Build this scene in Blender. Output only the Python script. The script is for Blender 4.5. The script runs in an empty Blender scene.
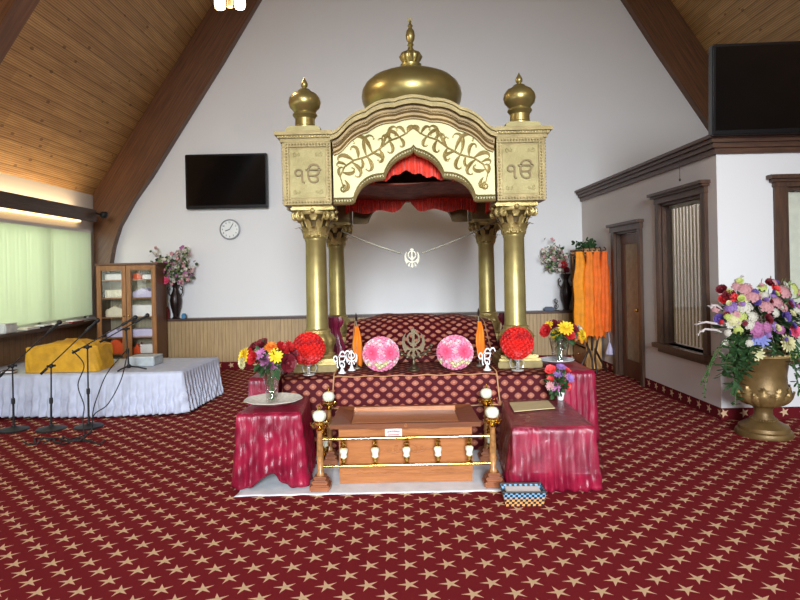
import bpy, bmesh, math, random
from mathutils import Vector, Matrix, Quaternion
PI = math.pi
random.seed(7)
S = bpy.context.scene
C = S.collection

# ------------------------------------------------------------------ camera
F = 600.0; HOR = 271.0; CX = 400.0; ROLL = 0.021; EYE = 1.6
cd = bpy.data.cameras.new('camera'); cam = bpy.data.objects.new('camera', cd); C.objects.link(cam)
cam.matrix_world = Matrix.Translation((0, 0, EYE)) @ Matrix.Rotation(PI/2, 4, 'X') @ Matrix.Rotation(-ROLL, 4, 'Z')
cd.sensor_width = 36; cd.lens = F/800*36; cd.shift_y = -(300-HOR)/800; cd.clip_end = 200
S.camera = cam

# ------------------------------------------------------------------ light
w = bpy.data.worlds.new('world'); S.world = w; w.use_nodes = True
w.node_tree.nodes['Background'].inputs[0].default_value = (.80, .88, 1.0, 1)
w.node_tree.nodes['Background'].inputs[1].default_value = 0.38
S.view_settings.view_transform = 'Standard'; S.view_settings.look = 'None'
S.view_settings.gamma = 1; S.view_settings.exposure = 0.0; S.view_settings.use_curve_mapping = False

def area(name, loc, target, sx, sy, power, col):
    l = bpy.data.lights.new(name, 'AREA'); l.shape = 'RECTANGLE'; l.size = sx; l.size_y = sy
    l.energy = power; l.color = col
    o = bpy.data.objects.new(name, l); C.objects.link(o); o.location = loc
    o.rotation_euler = (Vector(target)-Vector(loc)).to_track_quat('-Z', 'Y').to_euler()
    return o
def point(name, loc, power, col, r=.12):
    l = bpy.data.lights.new(name, 'POINT'); l.energy = power; l.color = col; l.shadow_soft_size = r
    o = bpy.data.objects.new(name, l); C.objects.link(o); o.location = loc
    return o
ed = area('entrance_daylight', (0.5, -9.5, 4.3), (0.3, 9, -.6), 4.2, 4.0, 345, (.84, .92, 1.0)); ed.data.spread = math.radians(48)
area('side_window_daylight', (-6.3, 6.9, 1.9), (0, 6.9, .9), 5.4, 1.5, 125, (.93, 1.0, .86))
area('near_side_window_daylight', (-5.0, 1.0, 1.7), (2, 3.5, .8), 4.5, 1.4, 60, (.92, .97, 1.0))
WARM = (1.0, .80, .58)
point('ceiling_lamp', (-1.9, 2.2, 4.6), 55, WARM)
point('ceiling_lamp', (3.2, 2.2, 4.6), 55, WARM)
area('wall_cove_lamp', (-5.06, 6.2, 2.58), (-5.16, 6.2, 3.1), 6.8, .09, 42, (1.0, .70, .38))

# ------------------------------------------------------------------ photo geometry helpers
def uvp(x, y):
    dx = x-CX; dy = HOR-y
    return dx+dy*ROLL, dy-dx*ROLL
def P(x, y, Y):
    u, v = uvp(x, y)
    return Vector((u*Y/F, Y, EYE+v*Y/F))
def G(x, y, z=0.0):
    u, v = uvp(x, y)
    Y = (z-EYE)*F/v
    return Vector((u*Y/F, Y, z))

# ------------------------------------------------------------------ materials
def lin(c):
    return tuple((x/255/12.92 if x/255 <= .04045 else ((x/255+.055)/1.055)**2.4) for x in c[:3])+(1,)
class NT:
    def __init__(s, name):
        s.m = bpy.data.materials.new(name); s.m.use_nodes = True; s.t = s.m.node_tree
        s.b = s.t.nodes['Principled BSDF']; s.out = s.t.nodes['Material Output']
    def link(s, a, b): s.t.links.new(a, b)
    def node(s, ty): return s.t.nodes.new(ty)
    def m_(s, op, a, b=0.0, c=0.0):
        n = s.node('ShaderNodeMath'); n.operation = op
        for i, q in enumerate((a, b, c)):
            if hasattr(q, 'links') or hasattr(q, 'is_output'): s.link(q, n.inputs[i])
            else: n.inputs[i].default_value = q
        return n.outputs[0]
    def coord(s, kind='Object'):
        n = s.node('ShaderNodeTexCoord'); x = s.node('ShaderNodeSeparateXYZ'); s.link(n.outputs[kind], x.inputs[0])
        return n.outputs[kind], x.outputs[0], x.outputs[1], x.outputs[2]
    def scale(s, vec, sc):
        n = s.node('ShaderNodeMapping'); s.link(vec, n.inputs[0]); n.inputs['Scale'].default_value = sc
        return n.outputs[0]
    def noise(s, vec, scale=5, detail=3, rough=.5):
        n = s.node('ShaderNodeTexNoise'); s.link(vec, n.inputs[0]); n.inputs['Scale'].default_value = scale
        n.inputs['Detail'].default_value = detail; n.inputs['Roughness'].default_value = rough
        return n.outputs[0]
    def mix(s, f, a, b):
        n = s.node('ShaderNodeMix'); n.data_type = 'RGBA'
        if hasattr(f, 'links') or hasattr(f, 'is_output'): s.link(f, n.inputs[0])
        else: n.inputs[0].default_value = f
        for i, q in ((6, a), (7, b)):
            if isinstance(q, tuple): n.inputs[i].default_value = q
            else: s.link(q, n.inputs[i])
        return n.outputs[2]
    def ramp(s, f, a, b):
        n = s.node('ShaderNodeMapRange'); s.link(f, n.inputs[0]); n.inputs[1].default_value = a; n.inputs[2].default_value = b
        return n.outputs[0]
    def col(s, c):
        if isinstance(c, tuple): s.b.inputs['Base Color'].default_value = c
        else: s.link(c, s.b.inputs['Base Color'])
    def bump(s, h, strength=.3, dist=.01):
        n = s.node('ShaderNodeBump'); n.inputs['Strength'].default_value = strength; n.inputs['Distance'].default_value = dist
        s.link(h, n.inputs['Height']); s.link(n.outputs[0], s.b.inputs['Normal'])
    def set(s, rough=.5, metal=0.0, spec=None, trans=None, sheen=None, alpha=None, sub=None, coat=None):
        i = s.b.inputs; i['Roughness'].default_value = rough; i['Metallic'].default_value = metal
        if spec is not None: i['Specular IOR Level'].default_value = spec
        if trans is not None: i['Transmission Weight'].default_value = trans
        if sheen is not None: i['Sheen Weight'].default_value = sheen
        if alpha is not None: i['Alpha'].default_value = alpha
        if coat is not None: i['Coat Weight'].default_value = coat
        return s

def mat(name, rgb, rough=.6, metal=0.0, var=.12, nscale=12, bump=0, **k):
    n = NT(name); v, x, y, z = n.coord()
    c = lin(rgb); f = n.noise(v, nscale, 3)
    d = tuple(q*(1-var*2) for q in c[:3])+(1,)
    l = tuple(min(1, q*(1+var*.6)) for q in c[:3])+(1,)
    n.col(n.mix(n.ramp(f, .3, .7), d, l)); n.set(rough, metal, **k)
    if bump: n.bump(n.noise(v, nscale*4, 4), bump, .004)
    return n.m
def wood(name, a, b, rough=.45, axis='Z', sc=1.0, bump=.1):
    n = NT(name); v, x, y, z = n.coord()
    s = {'X': (1.2, 14, 14), 'Y': (14, 1.2, 14), 'Z': (14, 14, 1.2)}[axis]
    vv = n.scale(v, tuple(q*sc for q in s))
    f = n.noise(vv, 2.2, 5, .65); g = n.noise(vv, 9, 3)
    h = n.m_('ADD', n.m_('MULTIPLY', f, .7), n.m_('MULTIPLY', g, .3))
    n.col(n.mix(n.ramp(h, .35, .65), lin(a), lin(b))); n.set(rough); n.bump(h, bump, .003)
    return n.m

def star_mask(n, px, py, ax, ay, R=.062, r=.0178):
    """px, py sockets in metres; cell size ax x ay"""
    def cell(p, a, off):
        q = n.m_('ADD', n.m_('DIVIDE', p, a), off)
        return n.m_('MULTIPLY', n.m_('SUBTRACT', n.m_('FRACT', q), .5), a)
    lx = cell(px, ax, .5); ly = cell(py, ay, .5)
    rho = n.m_('SQRT', n.m_('ADD', n.m_('MULTIPLY', lx, lx), n.m_('MULTIPLY', ly, ly)))
    a = n.m_('ARCTAN2', ly, lx)
    t = math.radians(72)
    a = n.m_('ADD', a, 10*t-math.radians(36)+t/2)
    am = n.m_('ABSOLUTE', n.m_('SUBTRACT', n.m_('FLOORED_MODULO', a, t), t/2))
    cx = n.m_('SUBTRACT', n.m_('MULTIPLY', rho, n.m_('COSINE', am)), R)
    cy = n.m_('MULTIPLY', rho, n.m_('SINE', am))
    nx = r*math.sin(t/2); ny = R-r*math.cos(t/2)
    d = n.m_('ADD', n.m_('MULTIPLY', cx, nx), n.m_('MULTIPLY', cy, ny))
    return n.m_('LESS_THAN', d, 0.0), rho

def carpet():
    n = NT('carpet_red_stars'); v, x, y, z = n.coord()
    X = n.m_('SUBTRACT', x, .012); Y = n.m_('SUBTRACT', y, 3.061)
    a, r1 = star_mask(n, X, Y, .2105, .206)
    b, r2 = star_mask(n, n.m_('ADD', X, .10525), n.m_('ADD', Y, .103), .2105, .206)
    msk = n.m_('MAXIMUM', a, b)
    rr = n.m_('MINIMUM', r1, r2)
    f = n.noise(v, 260, 2); g = n.noise(v, 2.0, 3)
    base = n.mix(f, lin((100, 27, 31)), lin((142, 42, 47)))
    base = n.mix(n.m_('MULTIPLY', g, .35), base, lin((84, 15, 20)))
    st = n.mix(n.ramp(rr, .0, .05), lin((206, 184, 140)), lin((230, 178, 150)))
    st = n.mix(n.m_('MULTIPLY', f, .25), st, lin((200, 134, 104)))
    n.col(n.mix(msk, base, st)); n.set(.95, spec=.05); n.bump(f, .5, .004)
    return n.m
def carpet_strip(name, axis):
    n = NT(name); v, x, y, z = n.coord()
    p = x if axis == 'X' else y
    a, r = star_mask(n, p, n.m_('SUBTRACT', z, .07), .206, 2.0, .052, .021)
    f = n.noise(v, 200, 2)
    base = n.mix(f, lin((84, 20, 26)), lin((110, 28, 34)))
    n.col(n.mix(a, base, lin((205, 170, 135)))); n.set(.95, spec=.1)
    return n.m

def brocade(name, a=.113, b=.115, lo=(58, 10, 16), hi=(84, 16, 24), leaf=(158, 98, 80)):
    n = NT(name); v, x, y, z = n.coord('UV')
    def lat(ox, oy):
        lx = n.m_('ABSOLUTE', n.m_('SUBTRACT', n.m_('FRACT', n.m_('ADD', n.m_('DIVIDE', x, a), ox)), .5))
        ly = n.m_('ABSOLUTE', n.m_('SUBTRACT', n.m_('FRACT', n.m_('ADD', n.m_('DIVIDE', y, b), oy)), .5))
        e = n.m_('ADD', n.m_('POWER', n.m_('DIVIDE', lx, .28), 1.45), n.m_('POWER', n.m_('DIVIDE', ly, .23), 1.45))
        return n.m_('LESS_THAN', e, 1.0), e
    p, e1 = lat(0, 0); q, e2 = lat(.5, .5)
    m = n.m_('MAXIMUM', p, q); e = n.m_('MINIMUM', e1, e2)
    f = n.noise(v, 90, 2); g = n.noise(v, 9, 2)
    base = n.mix(f, lin(lo), lin(hi))
    lf = n.mix(n.ramp(g, .35, .65), lin(leaf), lin((146, 76, 60)))
    lf = n.mix(n.ramp(e, .0, .35), lin((186, 132, 104)), lf)
    n.col(n.mix(m, base, lf)); n.set(.65, spec=.12)
    n.bump(f, .15, .002)
    return n.m

def ceiling_boards():
    n = NT('ceiling_pine_boards'); v, x, y, z = n.coord()
    fine = n.m_('FRACT', n.m_('DIVIDE', z, .0235)); g1 = n.m_('LESS_THAN', n.m_('ABSOLUTE', n.m_('SUBTRACT', fine, .5)), .16)
    bz = n.m_('DIVIDE', z, .141)
    bd = n.m_('FRACT', bz); g2 = n.m_('LESS_THAN', bd, .06)
    bid = n.m_('FLOOR', bz)
    cb = n.node('ShaderNodeCombineXYZ'); n.link(bid, cb.inputs[0]); n.link(n.m_('FLOOR', n.m_('ADD', n.m_('DIVIDE', y, 2.7), n.m_('MULTIPLY', bid, .37))), cb.inputs[1])
    wn = n.node('ShaderNodeTexWhiteNoise'); n.link(cb.outputs[0], wn.inputs[0])
    gr = n.noise(n.scale(v, (8, .7, 8)), 3, 4)
    kn = n.node('ShaderNodeTexVoronoi'); n.link(n.scale(v, (1.6, 1.3, 2.6)), kn.inputs[0]); kn.inputs['Scale'].default_value = 2.2
    k = n.m_('LESS_THAN', kn.outputs['Distance'], .11)
    c = n.mix(n.ramp(gr, .3, .7), lin((182, 144, 92)), lin((216, 178, 122)))
    c = n.mix(n.m_('MULTIPLY', wn.outputs[0], .35), c, lin((120, 82, 48)))
    c = n.mix(n.m_('MULTIPLY', k, .6), c, lin((80, 42, 20)))
    c = n.mix(n.m_('MULTIPLY', g1, .55), c, lin((84, 52, 28)))
    c = n.mix(n.m_('MULTIPLY', g2, .55), c, lin((44, 24, 12)))
    n.col(c); n.set(.55); return n.m
def glulam(sign):
    n = NT('glulam_wood'); v, x, y, z = n.coord()
    d = n.m_('ADD', n.m_('MULTIPLY', x, -sign*.845), n.m_('MULTIPLY', z, .535))
    al = n.m_('ADD', n.m_('MULTIPLY', x, sign*.535), n.m_('MULTIPLY', z, .845))
    cb = n.node('ShaderNodeCombineXYZ'); n.link(n.m_('MULTIPLY', d, 22), cb.inputs[0]); n.link(n.m_('MULTIPLY', al, 1.0), cb.inputs[1]); n.link(n.m_('MULTIPLY', y, 20), cb.inputs[2])
    f = n.noise(cb.outputs[0], 1.5, 4, .6)
    fr = n.m_('FRACT', n.m_('DIVIDE', d, .038)); g = n.m_('LESS_THAN', fr, .14)
    c = n.mix(n.ramp(f, .3, .7), lin((80, 50, 30)), lin((118, 78, 46)))
    c = n.mix(n.m_('MULTIPLY', g, .4), c, lin((54, 28, 14)))
    n.col(c); n.set(.4); return n.m
def boards(name, a, b, groove, axis, period=.09, gw=.1):
    n = NT(name); v, x, y, z = n.coord()
    p = x if axis == 'X' else y
    q = n.m_('DIVIDE', p, period); fr = n.m_('FRACT', q)
    g = n.m_('LESS_THAN', fr, gw)
    wn = n.node('ShaderNodeTexWhiteNoise'); wn.noise_dimensions = '1D'; n.link(n.m_('FLOOR', q), wn.inputs['W'])
    f = n.noise(n.scale(v, (25, 25, 2)), 2, 4)
    c = n.mix(n.ramp(f, .3, .7), lin(a), lin(b)); c = n.mix(n.m_('MULTIPLY', wn.outputs[0], .3), c, lin(a))
    c = n.mix(n.m_('MULTIPLY', g, .7), c, lin(groove)); n.col(c); n.set(.5)
    n.bump(n.m_('SUBTRACT', 1.0, g), .4, .004); return n.m
def emis(name, rgb, st):
    n = NT(name); n.b.inputs['Emission Color'].default_value = lin(rgb); n.b.inputs['Emission Strength'].default_value = st
    n.col(lin(rgb)); return n.m
def gold(name, a, b, rough, bmp=0.0, metal=.85):
    n = NT(name); v, x, y, z = n.coord(); f = n.noise(v, 7, 3); g = n.noise(v, 160, 2)
    n.col(n.mix(n.ramp(f, .3, .7), lin(a), lin(b))); n.set(rough, metal)
    if bmp: n.bump(g, bmp, .004)
    return n.m
def translucent(name, rgb, fac=.5):
    n = NT(name); n.col(lin(rgb)); n.set(.7)
    t = n.node('ShaderNodeBsdfTranslucent'); t.inputs[0].default_value = lin(rgb)
    mx = n.node('ShaderNodeMixShader'); mx.inputs[0].default_value = fac
    n.link(n.b.outputs[0], mx.inputs[1]); n.link(t.outputs[0], mx.inputs[2]); n.link(mx.outputs[0], n.out.inputs[0])
    return n.m
def clear_film(name, gl=.22, rough=.12, bmp=.7):
    tint = (235, 225, 225)
    n = NT(name); v, x, y, z = n.coord()
    n.set(rough); n.col(lin(tint))
    n.b.inputs['Metallic'].default_value = 0
    g = n.node('ShaderNodeBsdfGlossy'); g.inputs['Roughness'].default_value = rough
    t = n.node('ShaderNodeBsdfTransparent')
    mx = n.node('ShaderNodeMixShader')
    ge = n.node('ShaderNodeNewGeometry'); dt_ = n.node('ShaderNodeVectorMath'); dt_.operation = 'DOT_PRODUCT'
    n.link(ge.outputs['Incoming'], dt_.inputs[0]); n.link(ge.outputs['Normal'], dt_.inputs[1])
    sch = n.m_('ADD', n.m_('MULTIPLY', n.m_('POWER', n.m_('SUBTRACT', 1.0, n.m_('ABSOLUTE', dt_.outputs['Value'])), 5.0), .9), .03)
    n.link(n.m_('ADD', sch, gl), mx.inputs[0])
    n.link(t.outputs[0], mx.inputs[1]); n.link(g.outputs[0], mx.inputs[2]); n.link(mx.outputs[0], n.out.inputs[0])
    bp = n.node('ShaderNodeBump'); bp.inputs['Strength'].default_value = bmp; bp.inputs['Distance'].default_value = .02
    n.link(n.noise(v, 26, 3), bp.inputs['Height']); n.link(bp.outputs[0], g.inputs['Normal'])
    return n.m
def wallpaint(name, rgb):
    n = NT(name); v, x, y, z = n.coord(); f = n.noise(v, 1.2, 3); g = n.noise(v, 120, 2)
    c = lin(rgb); n.col(n.mix(f, tuple(q*.95 for q in c[:3])+(1,), c)); n.set(.85, spec=.2); n.bump(g, .1, .002); return n.m
def satin(name, rgb, dark):
    n = NT(name); v, x, y, z = n.coord(); f = n.noise(v, 6, 3)
    n.col(n.mix(n.ramp(f, .3, .7), lin(dark), lin(rgb))); n.set(.36, spec=.42)
    vv = n.scale(v, (26, 26, 3)); n.bump(n.noise(vv, 1.4, 3), .45, .02)
    return n.m

M = dict(
    carpet=carpet(), stripx=carpet_strip('carpet_strip_x', 'X'), stripy=carpet_strip('carpet_strip_y', 'Y'),
    white=wallpaint('white_wall_paint', (226, 224, 222)), office=wallpaint('office_wall_paint', (214, 206, 202)),
    ceil=ceiling_boards(), gluL=glulam(1), gluR=glulam(-1),
    wains=boards('wainscot_boards', (156, 128, 88), (186, 156, 110), (104, 78, 48), 'X', .062, .13),
    panel=boards('brown_panelling', (104, 76, 48), (134, 102, 66), (50, 32, 18), 'Y', .12, .06),
    trim=wood('dark_trim_wood', (58, 38, 28), (96, 64, 44), .4, 'X'),
    trimz=wood('dark_trim_wood_upright', (54, 36, 26), (92, 62, 42), .4, 'Z'),
    rail=wood('brown_rail_wood', (60, 42, 32), (88, 64, 48), .4, 'Y'),
    cab=wood('honey_oak', (128, 82, 44), (170, 116, 66), .4, 'Z'), cabd=wood('dark_oak', (84, 48, 26), (112, 68, 38), .4, 'Z'),
    maple=wood('maple', (198, 146, 84), (226, 180, 116), .35, 'Z'),
    oak=wood('chest_oak', (148, 88, 44), (178, 114, 64), .32, 'X', 1.3), oakd=wood('chest_oak_dark', (100, 56, 30), (128, 74, 42), .32, 'X'),
    walnut=wood('walnut_base', (120, 66, 40), (160, 98, 62), .35, 'X'),
    gold=gold('antique_gold', (150, 134, 82), (172, 156, 100), .40, 0, .7), goldd=gold('dark_gold', (102, 80, 42), (134, 108, 62), .45, 0, .4),
    goldc=gold('carved_gold', (150, 128, 72), (206, 184, 122), .38, .8, .65), goldp=gold('pale_textured_gold', (146, 131, 82), (172, 158, 106), .5, .9, .25),
    goldm=gold('moulding_gold', (116, 99, 58), (146, 127, 82), .45, .6, .45),
    cream=gold('cream_panel', (210, 203, 148), (224, 217, 164), .6, .1, 0),
    domeg=gold('dome_gold', (148, 132, 78), (166, 148, 92), .34, .05, .75),
    brass=gold('polished_brass', (214, 176, 90), (232, 200, 120), .16, 0, 1.0), bronze=gold('aged_bronze', (72, 62, 44), (98, 84, 62), .4, .3, .7),
    onyx=mat('pale_green_onyx', (226, 230, 206), .25, var=.15, nscale=30, sub=.0),
    silver=gold('silver', (124, 116, 98), (148, 140, 120), .4, .2, .4),
    red=mat('red_cloth', (238, 62, 32), .6, var=.2, nscale=20, sheen=.3), dred=mat('brown_red_ceiling_cloth', (150, 84, 66), .7, var=.3, nscale=14),
    satin=satin('wine_satin', (158, 26, 58), (104, 8, 34)), satind=satin('plum_satin', (112, 24, 50), (84, 16, 38)),
    brocade=brocade('maroon_brocade'), brocade2=brocade('maroon_brocade_light', .118, .112, leaf=(186, 124, 100)),
    piping=mat('tan_piping', (190, 140, 96), .5),
    sheet=mat('white_sheet', (226, 226, 228), .8, var=.05, bump=.2), skirt=mat('white_skirt_cloth', (200, 205, 222), .8, var=.05),
    plastic=clear_film('clear_plastic_film', -.012, .02, 1.0), glassv=clear_film('cut_glass', .16, .05), pane=clear_film('window_glass', .0, .02, 0.0),
    yellow=mat('mustard_cloth', (220, 164, 34), .7, var=.1, bump=.2), orange=mat('saffron_cloth', (244, 128, 20), .7, var=.12, nscale=8, bump=.2),
    orange2=mat('deep_orange_cloth', (232, 84, 20), .7, var=.12, nscale=8), black=mat('matt_black', (22, 22, 24), .5, var=.1),
    screen=mat('tv_screen', (8, 9, 10), .12, var=.05, spec=.5), bezel=mat('tv_bezel', (16, 16, 18), .25, var=.05),
    greybox=mat('grey_box', (176, 184, 186), .5), clockf=mat('clock_face', (232, 232, 228), .5, var=.02), clockr=mat('clock_rim', (150, 152, 152), .35),
    blindg=translucent('blind_fabric_pale', (222, 230, 204), .6), blindt=translucent('blind_fabric_tan', (160, 150, 114), .2),
    blindp=mat('blind_fabric_cream', (214, 216, 196), .7, var=.05),
    iron=mat('dark_bronze_vase', (48, 34, 30), .35, var=.3, nscale=30, metal=.4), bent=mat('dark_bentwood', (48, 26, 16), .3),
    paper=mat('paper_white', (232, 230, 226), .8, var=.04), cardm=mat('cream_card', (206, 188, 142), .6, var=.05), redink=mat('red_ink', (190, 20, 20), .6),
    urn=gold('bronze_gold_urn', (106, 82, 46), (138, 110, 66), .42, .4, .45),
    leaf=mat('leaf_green', (48, 82, 40), .6, var=.3, nscale=40), leaf2=mat('leaf_pale', (128, 148, 92), .6, var=.2, nscale=40), stem=mat('stem_green', (70, 110, 48), .5),
    twig=mat('brown_twig', (96, 74, 56), .7), lamp=emis('lit_lamp_glass', (255, 236, 200), 5), lampb=mat('lamp_body', (190, 160, 110), .4, metal=.5),
    brown_book=mat('brown_cover', (92, 52, 44), .6), blueb=mat('blue_item', (66, 132, 176), .5), redb=mat('red_item', (150, 40, 40), .5),
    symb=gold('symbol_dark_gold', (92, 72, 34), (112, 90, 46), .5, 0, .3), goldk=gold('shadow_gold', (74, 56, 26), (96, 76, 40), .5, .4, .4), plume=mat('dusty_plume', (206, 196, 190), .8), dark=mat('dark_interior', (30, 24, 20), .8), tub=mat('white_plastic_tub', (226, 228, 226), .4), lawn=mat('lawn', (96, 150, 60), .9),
    lilac=mat('lilac_cloth', (204, 196, 222), .8, var=.05, bump=.2), cream2=mat('cream_cloth', (222, 212, 186), .8, var=.05, bump=.2),
)
FC = dict(pink=(244, 150, 180), hot=(240, 92, 128), pale=(240, 196, 202), red=(190, 24, 28), dred=(112, 14, 30), yellow=(244, 206, 40), white=(214, 208, 190),
          lilac=(150, 112, 176), purple=(96, 72, 150), cream=(220, 212, 158), lime=(196, 206, 110), blush=(206, 148, 150), orange=(240, 130, 40), blue=(132, 140, 204), mauve=(186, 110, 158), bright=(226, 32, 22), coral=(240, 76, 76))
for k_, v_ in FC.items(): M['f_'+k_] = mat('petal_'+k_, v_, .65, var=.16, nscale=60)

# ------------------------------------------------------------------ mesh builder
class MB:
    def __init__(s): s.bm = bmesh.new(); s.uv = s.bm.loops.layers.uv.new('uv'); s.mi = 0; s.X = Matrix.Identity(4)
    def v(s, p): return s.bm.verts.new(s.X @ Vector(p))
    def f(s, vs, uvs=None):
        try: fa = s.bm.faces.new(vs)
        except ValueError: return
        fa.material_index = s.mi
        if uvs:
            for l, q in zip(fa.loops, uvs): l[s.uv].uv = q
    def box(s, a, b, bev=0.0):
        x0, y0, z0 = a; x1, y1, z1 = b
        if x0 > x1: x0, x1 = x1, x0
        if y0 > y1: y0, y1 = y1, y0
        if z0 > z1: z0, z1 = z1, z0
        vs = [s.v(p) for p in ((x0,y0,z0),(x1,y0,z0),(x1,y1,z0),(x0,y1,z0),(x0,y0,z1),(x1,y0,z1),(x1,y1,z1),(x0,y1,z1))]
        fs = [(3,2,1,0),(4,5,6,7),(0,1,5,4),(1,2,6,5),(2,3,7,6),(3,0,4,7)]
        n0 = len(s.bm.faces)
        for q in fs: s.f([vs[i] for i in q])
        if bev:
            es = set(e for v_ in vs for e in v_.link_edges)
            bmesh.ops.bevel(s.bm, geom=list(es), offset=bev, segments=2, affect='EDGES', clamp_overlap=True)
        return s
    def cbox(s, c, sz, bev=0.0):
        return s.box([c[i]-sz[i]/2 for i in range(3)], [c[i]+sz[i]/2 for i in range(3)], bev)
    def lathe(s, prof, c=(0,0,0), seg=24, flute=None, cap=True):
        rings = []
        for r, z in prof:
            rings.append([s.v((c[0]+(r*(1+(flute(i/seg*2*PI, z) if flute else 0)))*math.cos(2*PI*i/seg), c[1]+(r*(1+(flute(i/seg*2*PI, z) if flute else 0)))*math.sin(2*PI*i/seg), c[2]+z)) for i in range(seg)])
        for a, b in zip(rings, rings[1:]):
            for i in range(seg): s.f([a[i], a[(i+1) % seg], b[(i+1) % seg], b[i]])
        if cap and prof[0][0] > 1e-4: s.f(rings[0][::-1])
        if cap and prof[-1][0] > 1e-4: s.f(rings[-1])
        return s
    def tube(s, pts, r, seg=8, cap=True, closed=False):
        pts = [Vector(p) for p in pts]; n = len(pts); rings = []
        rs = r if isinstance(r, (list, tuple)) else [r]*n
        prev = None
        for i, p in enumerate(pts):
            if closed: t = pts[(i+1) % n]-pts[i-1]
            else: t = pts[min(i+1, n-1)]-pts[max(i-1, 0)]
            if t.length < 1e-9: t = Vector((0,0,1))
            t.normalize()
            if prev is None:
                a = Vector((0,0,1)) if abs(t.z) < .9 else Vector((1,0,0)); n1 = t.cross(a).normalized()
            else:
                n1 = (prev-t*prev.dot(t))
                n1 = n1.normalized() if n1.length > 1e-6 else t.orthogonal().normalized()
            prev = n1; n2 = t.cross(n1)
            rings.append([s.v(p+(n1*math.cos(2*PI*k/seg)+n2*math.sin(2*PI*k/seg))*rs[i]) for k in range(seg)])
        prs = list(zip(rings, rings[1:]))+([(rings[-1], rings[0])] if closed else [])
        for a, b in prs:
            for k in range(seg): s.f([a[k], a[(k+1) % seg], b[(k+1) % seg], b[k]])
        if cap and not closed: s.f(rings[0][::-1]); s.f(rings[-1])
        return s
    def cyl(s, a, b, r, seg=16): return s.tube([a, b], r, seg)
    def ball(s, c, r, seg=16, rings=10, sc=(1,1,1)):
        cx, cy, cz = c; rows = []
        for j in range(rings+1):
            t = PI*j/rings
            if j in (0, rings): rows.append([s.v((cx, cy, cz-r*sc[2]*math.cos(t)))])
            else: rows.append([s.v((cx+r*sc[0]*math.sin(t)*math.cos(2*PI*i/seg), cy+r*sc[1]*math.sin(t)*math.sin(2*PI*i/seg), cz-r*sc[2]*math.cos(t))) for i in range(seg)])
        for a, b in zip(rows, rows[1:]):
            for i in range(seg):
                j = (i+1) % seg
                if len(a) == 1: s.f([a[0], b[j], b[i]][::1] if False else [a[0], b[j], b[i]][::-1])
                elif len(b) == 1: s.f([a[i], a[j], b[0]])
                else: s.f([a[i], a[j], b[j], b[i]])
        return s
    def prism(s, pts, y0, y1, tr=None):
        """outline in (x, z) extruded along y; concave allowed"""
        a = [s.v((p[0], y0, p[1])) for p in pts]; b = [s.v((p[0], y1, p[1])) for p in pts]
        s.f(a); s.f(b[::-1]); n = len(pts)
        for i in range(n): s.f([a[i], b[i], b[(i+1) % n], a[(i+1) % n]])
        return s
    def band(s, lo, hi, y0, y1):
        """solid between two open curves lo, hi in (x, z) with the same point count"""
        n = len(lo)
        q = [[s.v((p[0], y, p[1])) for p in cu] for y in (y0, y1) for cu in (lo, hi)]
        for i in range(n-1):
            s.f([q[0][i], q[0][i+1], q[1][i+1], q[1][i]]); s.f([q[2][i+1], q[2][i], q[3][i], q[3][i+1]])
            s.f([q[0][i+1], q[0][i], q[2][i], q[2][i+1]]); s.f([q[1][i], q[1][i+1], q[3][i+1], q[3][i]])
        s.f([q[0][0], q[1][0], q[3][0], q[2][0]]); s.f([q[0][-1], q[2][-1], q[3][-1], q[1][-1]])
        return s
    def grid(s, nu, nv, fn, uvf=None, wrap=False):
        R = [[s.v(fn(i/nu, j/nv)) for i in range(nu+(0 if wrap else 1))] for j in range(nv+1)]
        for j in range(nv):
            for i in range(nu):
                k = (i+1) % nu if wrap else i+1
                uvs = None
                if uvf: uvs = [uvf(i/nu, j/nv), uvf((i+1)/nu, j/nv), uvf((i+1)/nu, (j+1)/nv), uvf(i/nu, (j+1)/nv)]
                s.f([R[j][i], R[j][k], R[j+1][k], R[j+1][i]], uvs)
        return s
    def build(s, name, m, parent=None, smooth=True, w=False, loc=None, fixn=True, thick=0, ang=.7):
        if fixn: bmesh.ops.recalc_face_normals(s.bm, faces=s.bm.faces)
        me = bpy.data.meshes.new(name)
        if w and parent is not None:
            L = parent_world(parent); bmesh.ops.translate(s.bm, verts=s.bm.verts, vec=-L)
        s.bm.to_mesh(me); s.bm.free()
        for q in (m if isinstance(m, (list, tuple)) else [m]): me.materials.append(q)
        if smooth:
            for p in me.polygons: p.use_smooth = True
            me.set_sharp_from_angle(angle=ang)
        o = bpy.data.objects.new(name, me); C.objects.link(o)
        if parent is not None: o.parent = parent
        if loc is not None: o.location = loc
        if thick:
            md = o.modifiers.new('thickness', 'SOLIDIFY'); md.thickness = thick; md.offset = 0
        return o
def parent_world(o):
    L = Vector((0,0,0))
    while o is not None: L = L+o.location; o = o.parent
    return L
def tag(o, label=None, cat=None, group=None, kind=None):
    if label: o['label'] = label
    if cat: o['category'] = cat
    if group: o['group'] = group
    if kind: o['kind'] = kind
    return o
def thing(name, label, cat, loc=(0,0,0), rz=0, group=None):
    o = bpy.data.objects.new(name, None); C.objects.link(o); o.location = loc; o.rotation_euler = (0,0,rz); o.empty_display_size = .1
    return tag(o, label, cat, group)
def struct(mb, name, m, parent=None, **k):
    o = mb.build(name, m, parent, **k)
    if parent is None: o['kind'] = 'structure'
    return o
def kids(o): return [q for q in bpy.data.objects if q.parent == o]
def dup(o, loc, rz=0, label=None, group=None, parent=None):
    r = o.copy(); C.objects.link(r); r.location = loc; r.rotation_euler = (0,0,rz)
    if label: r['label'] = label
    if group: r['group'] = group
    def rec(a, b):
        for ch in kids(a):
            c = ch.copy(); C.objects.link(c); c.parent = b; rec(ch, c)
    rec(o, r); return r
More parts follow.
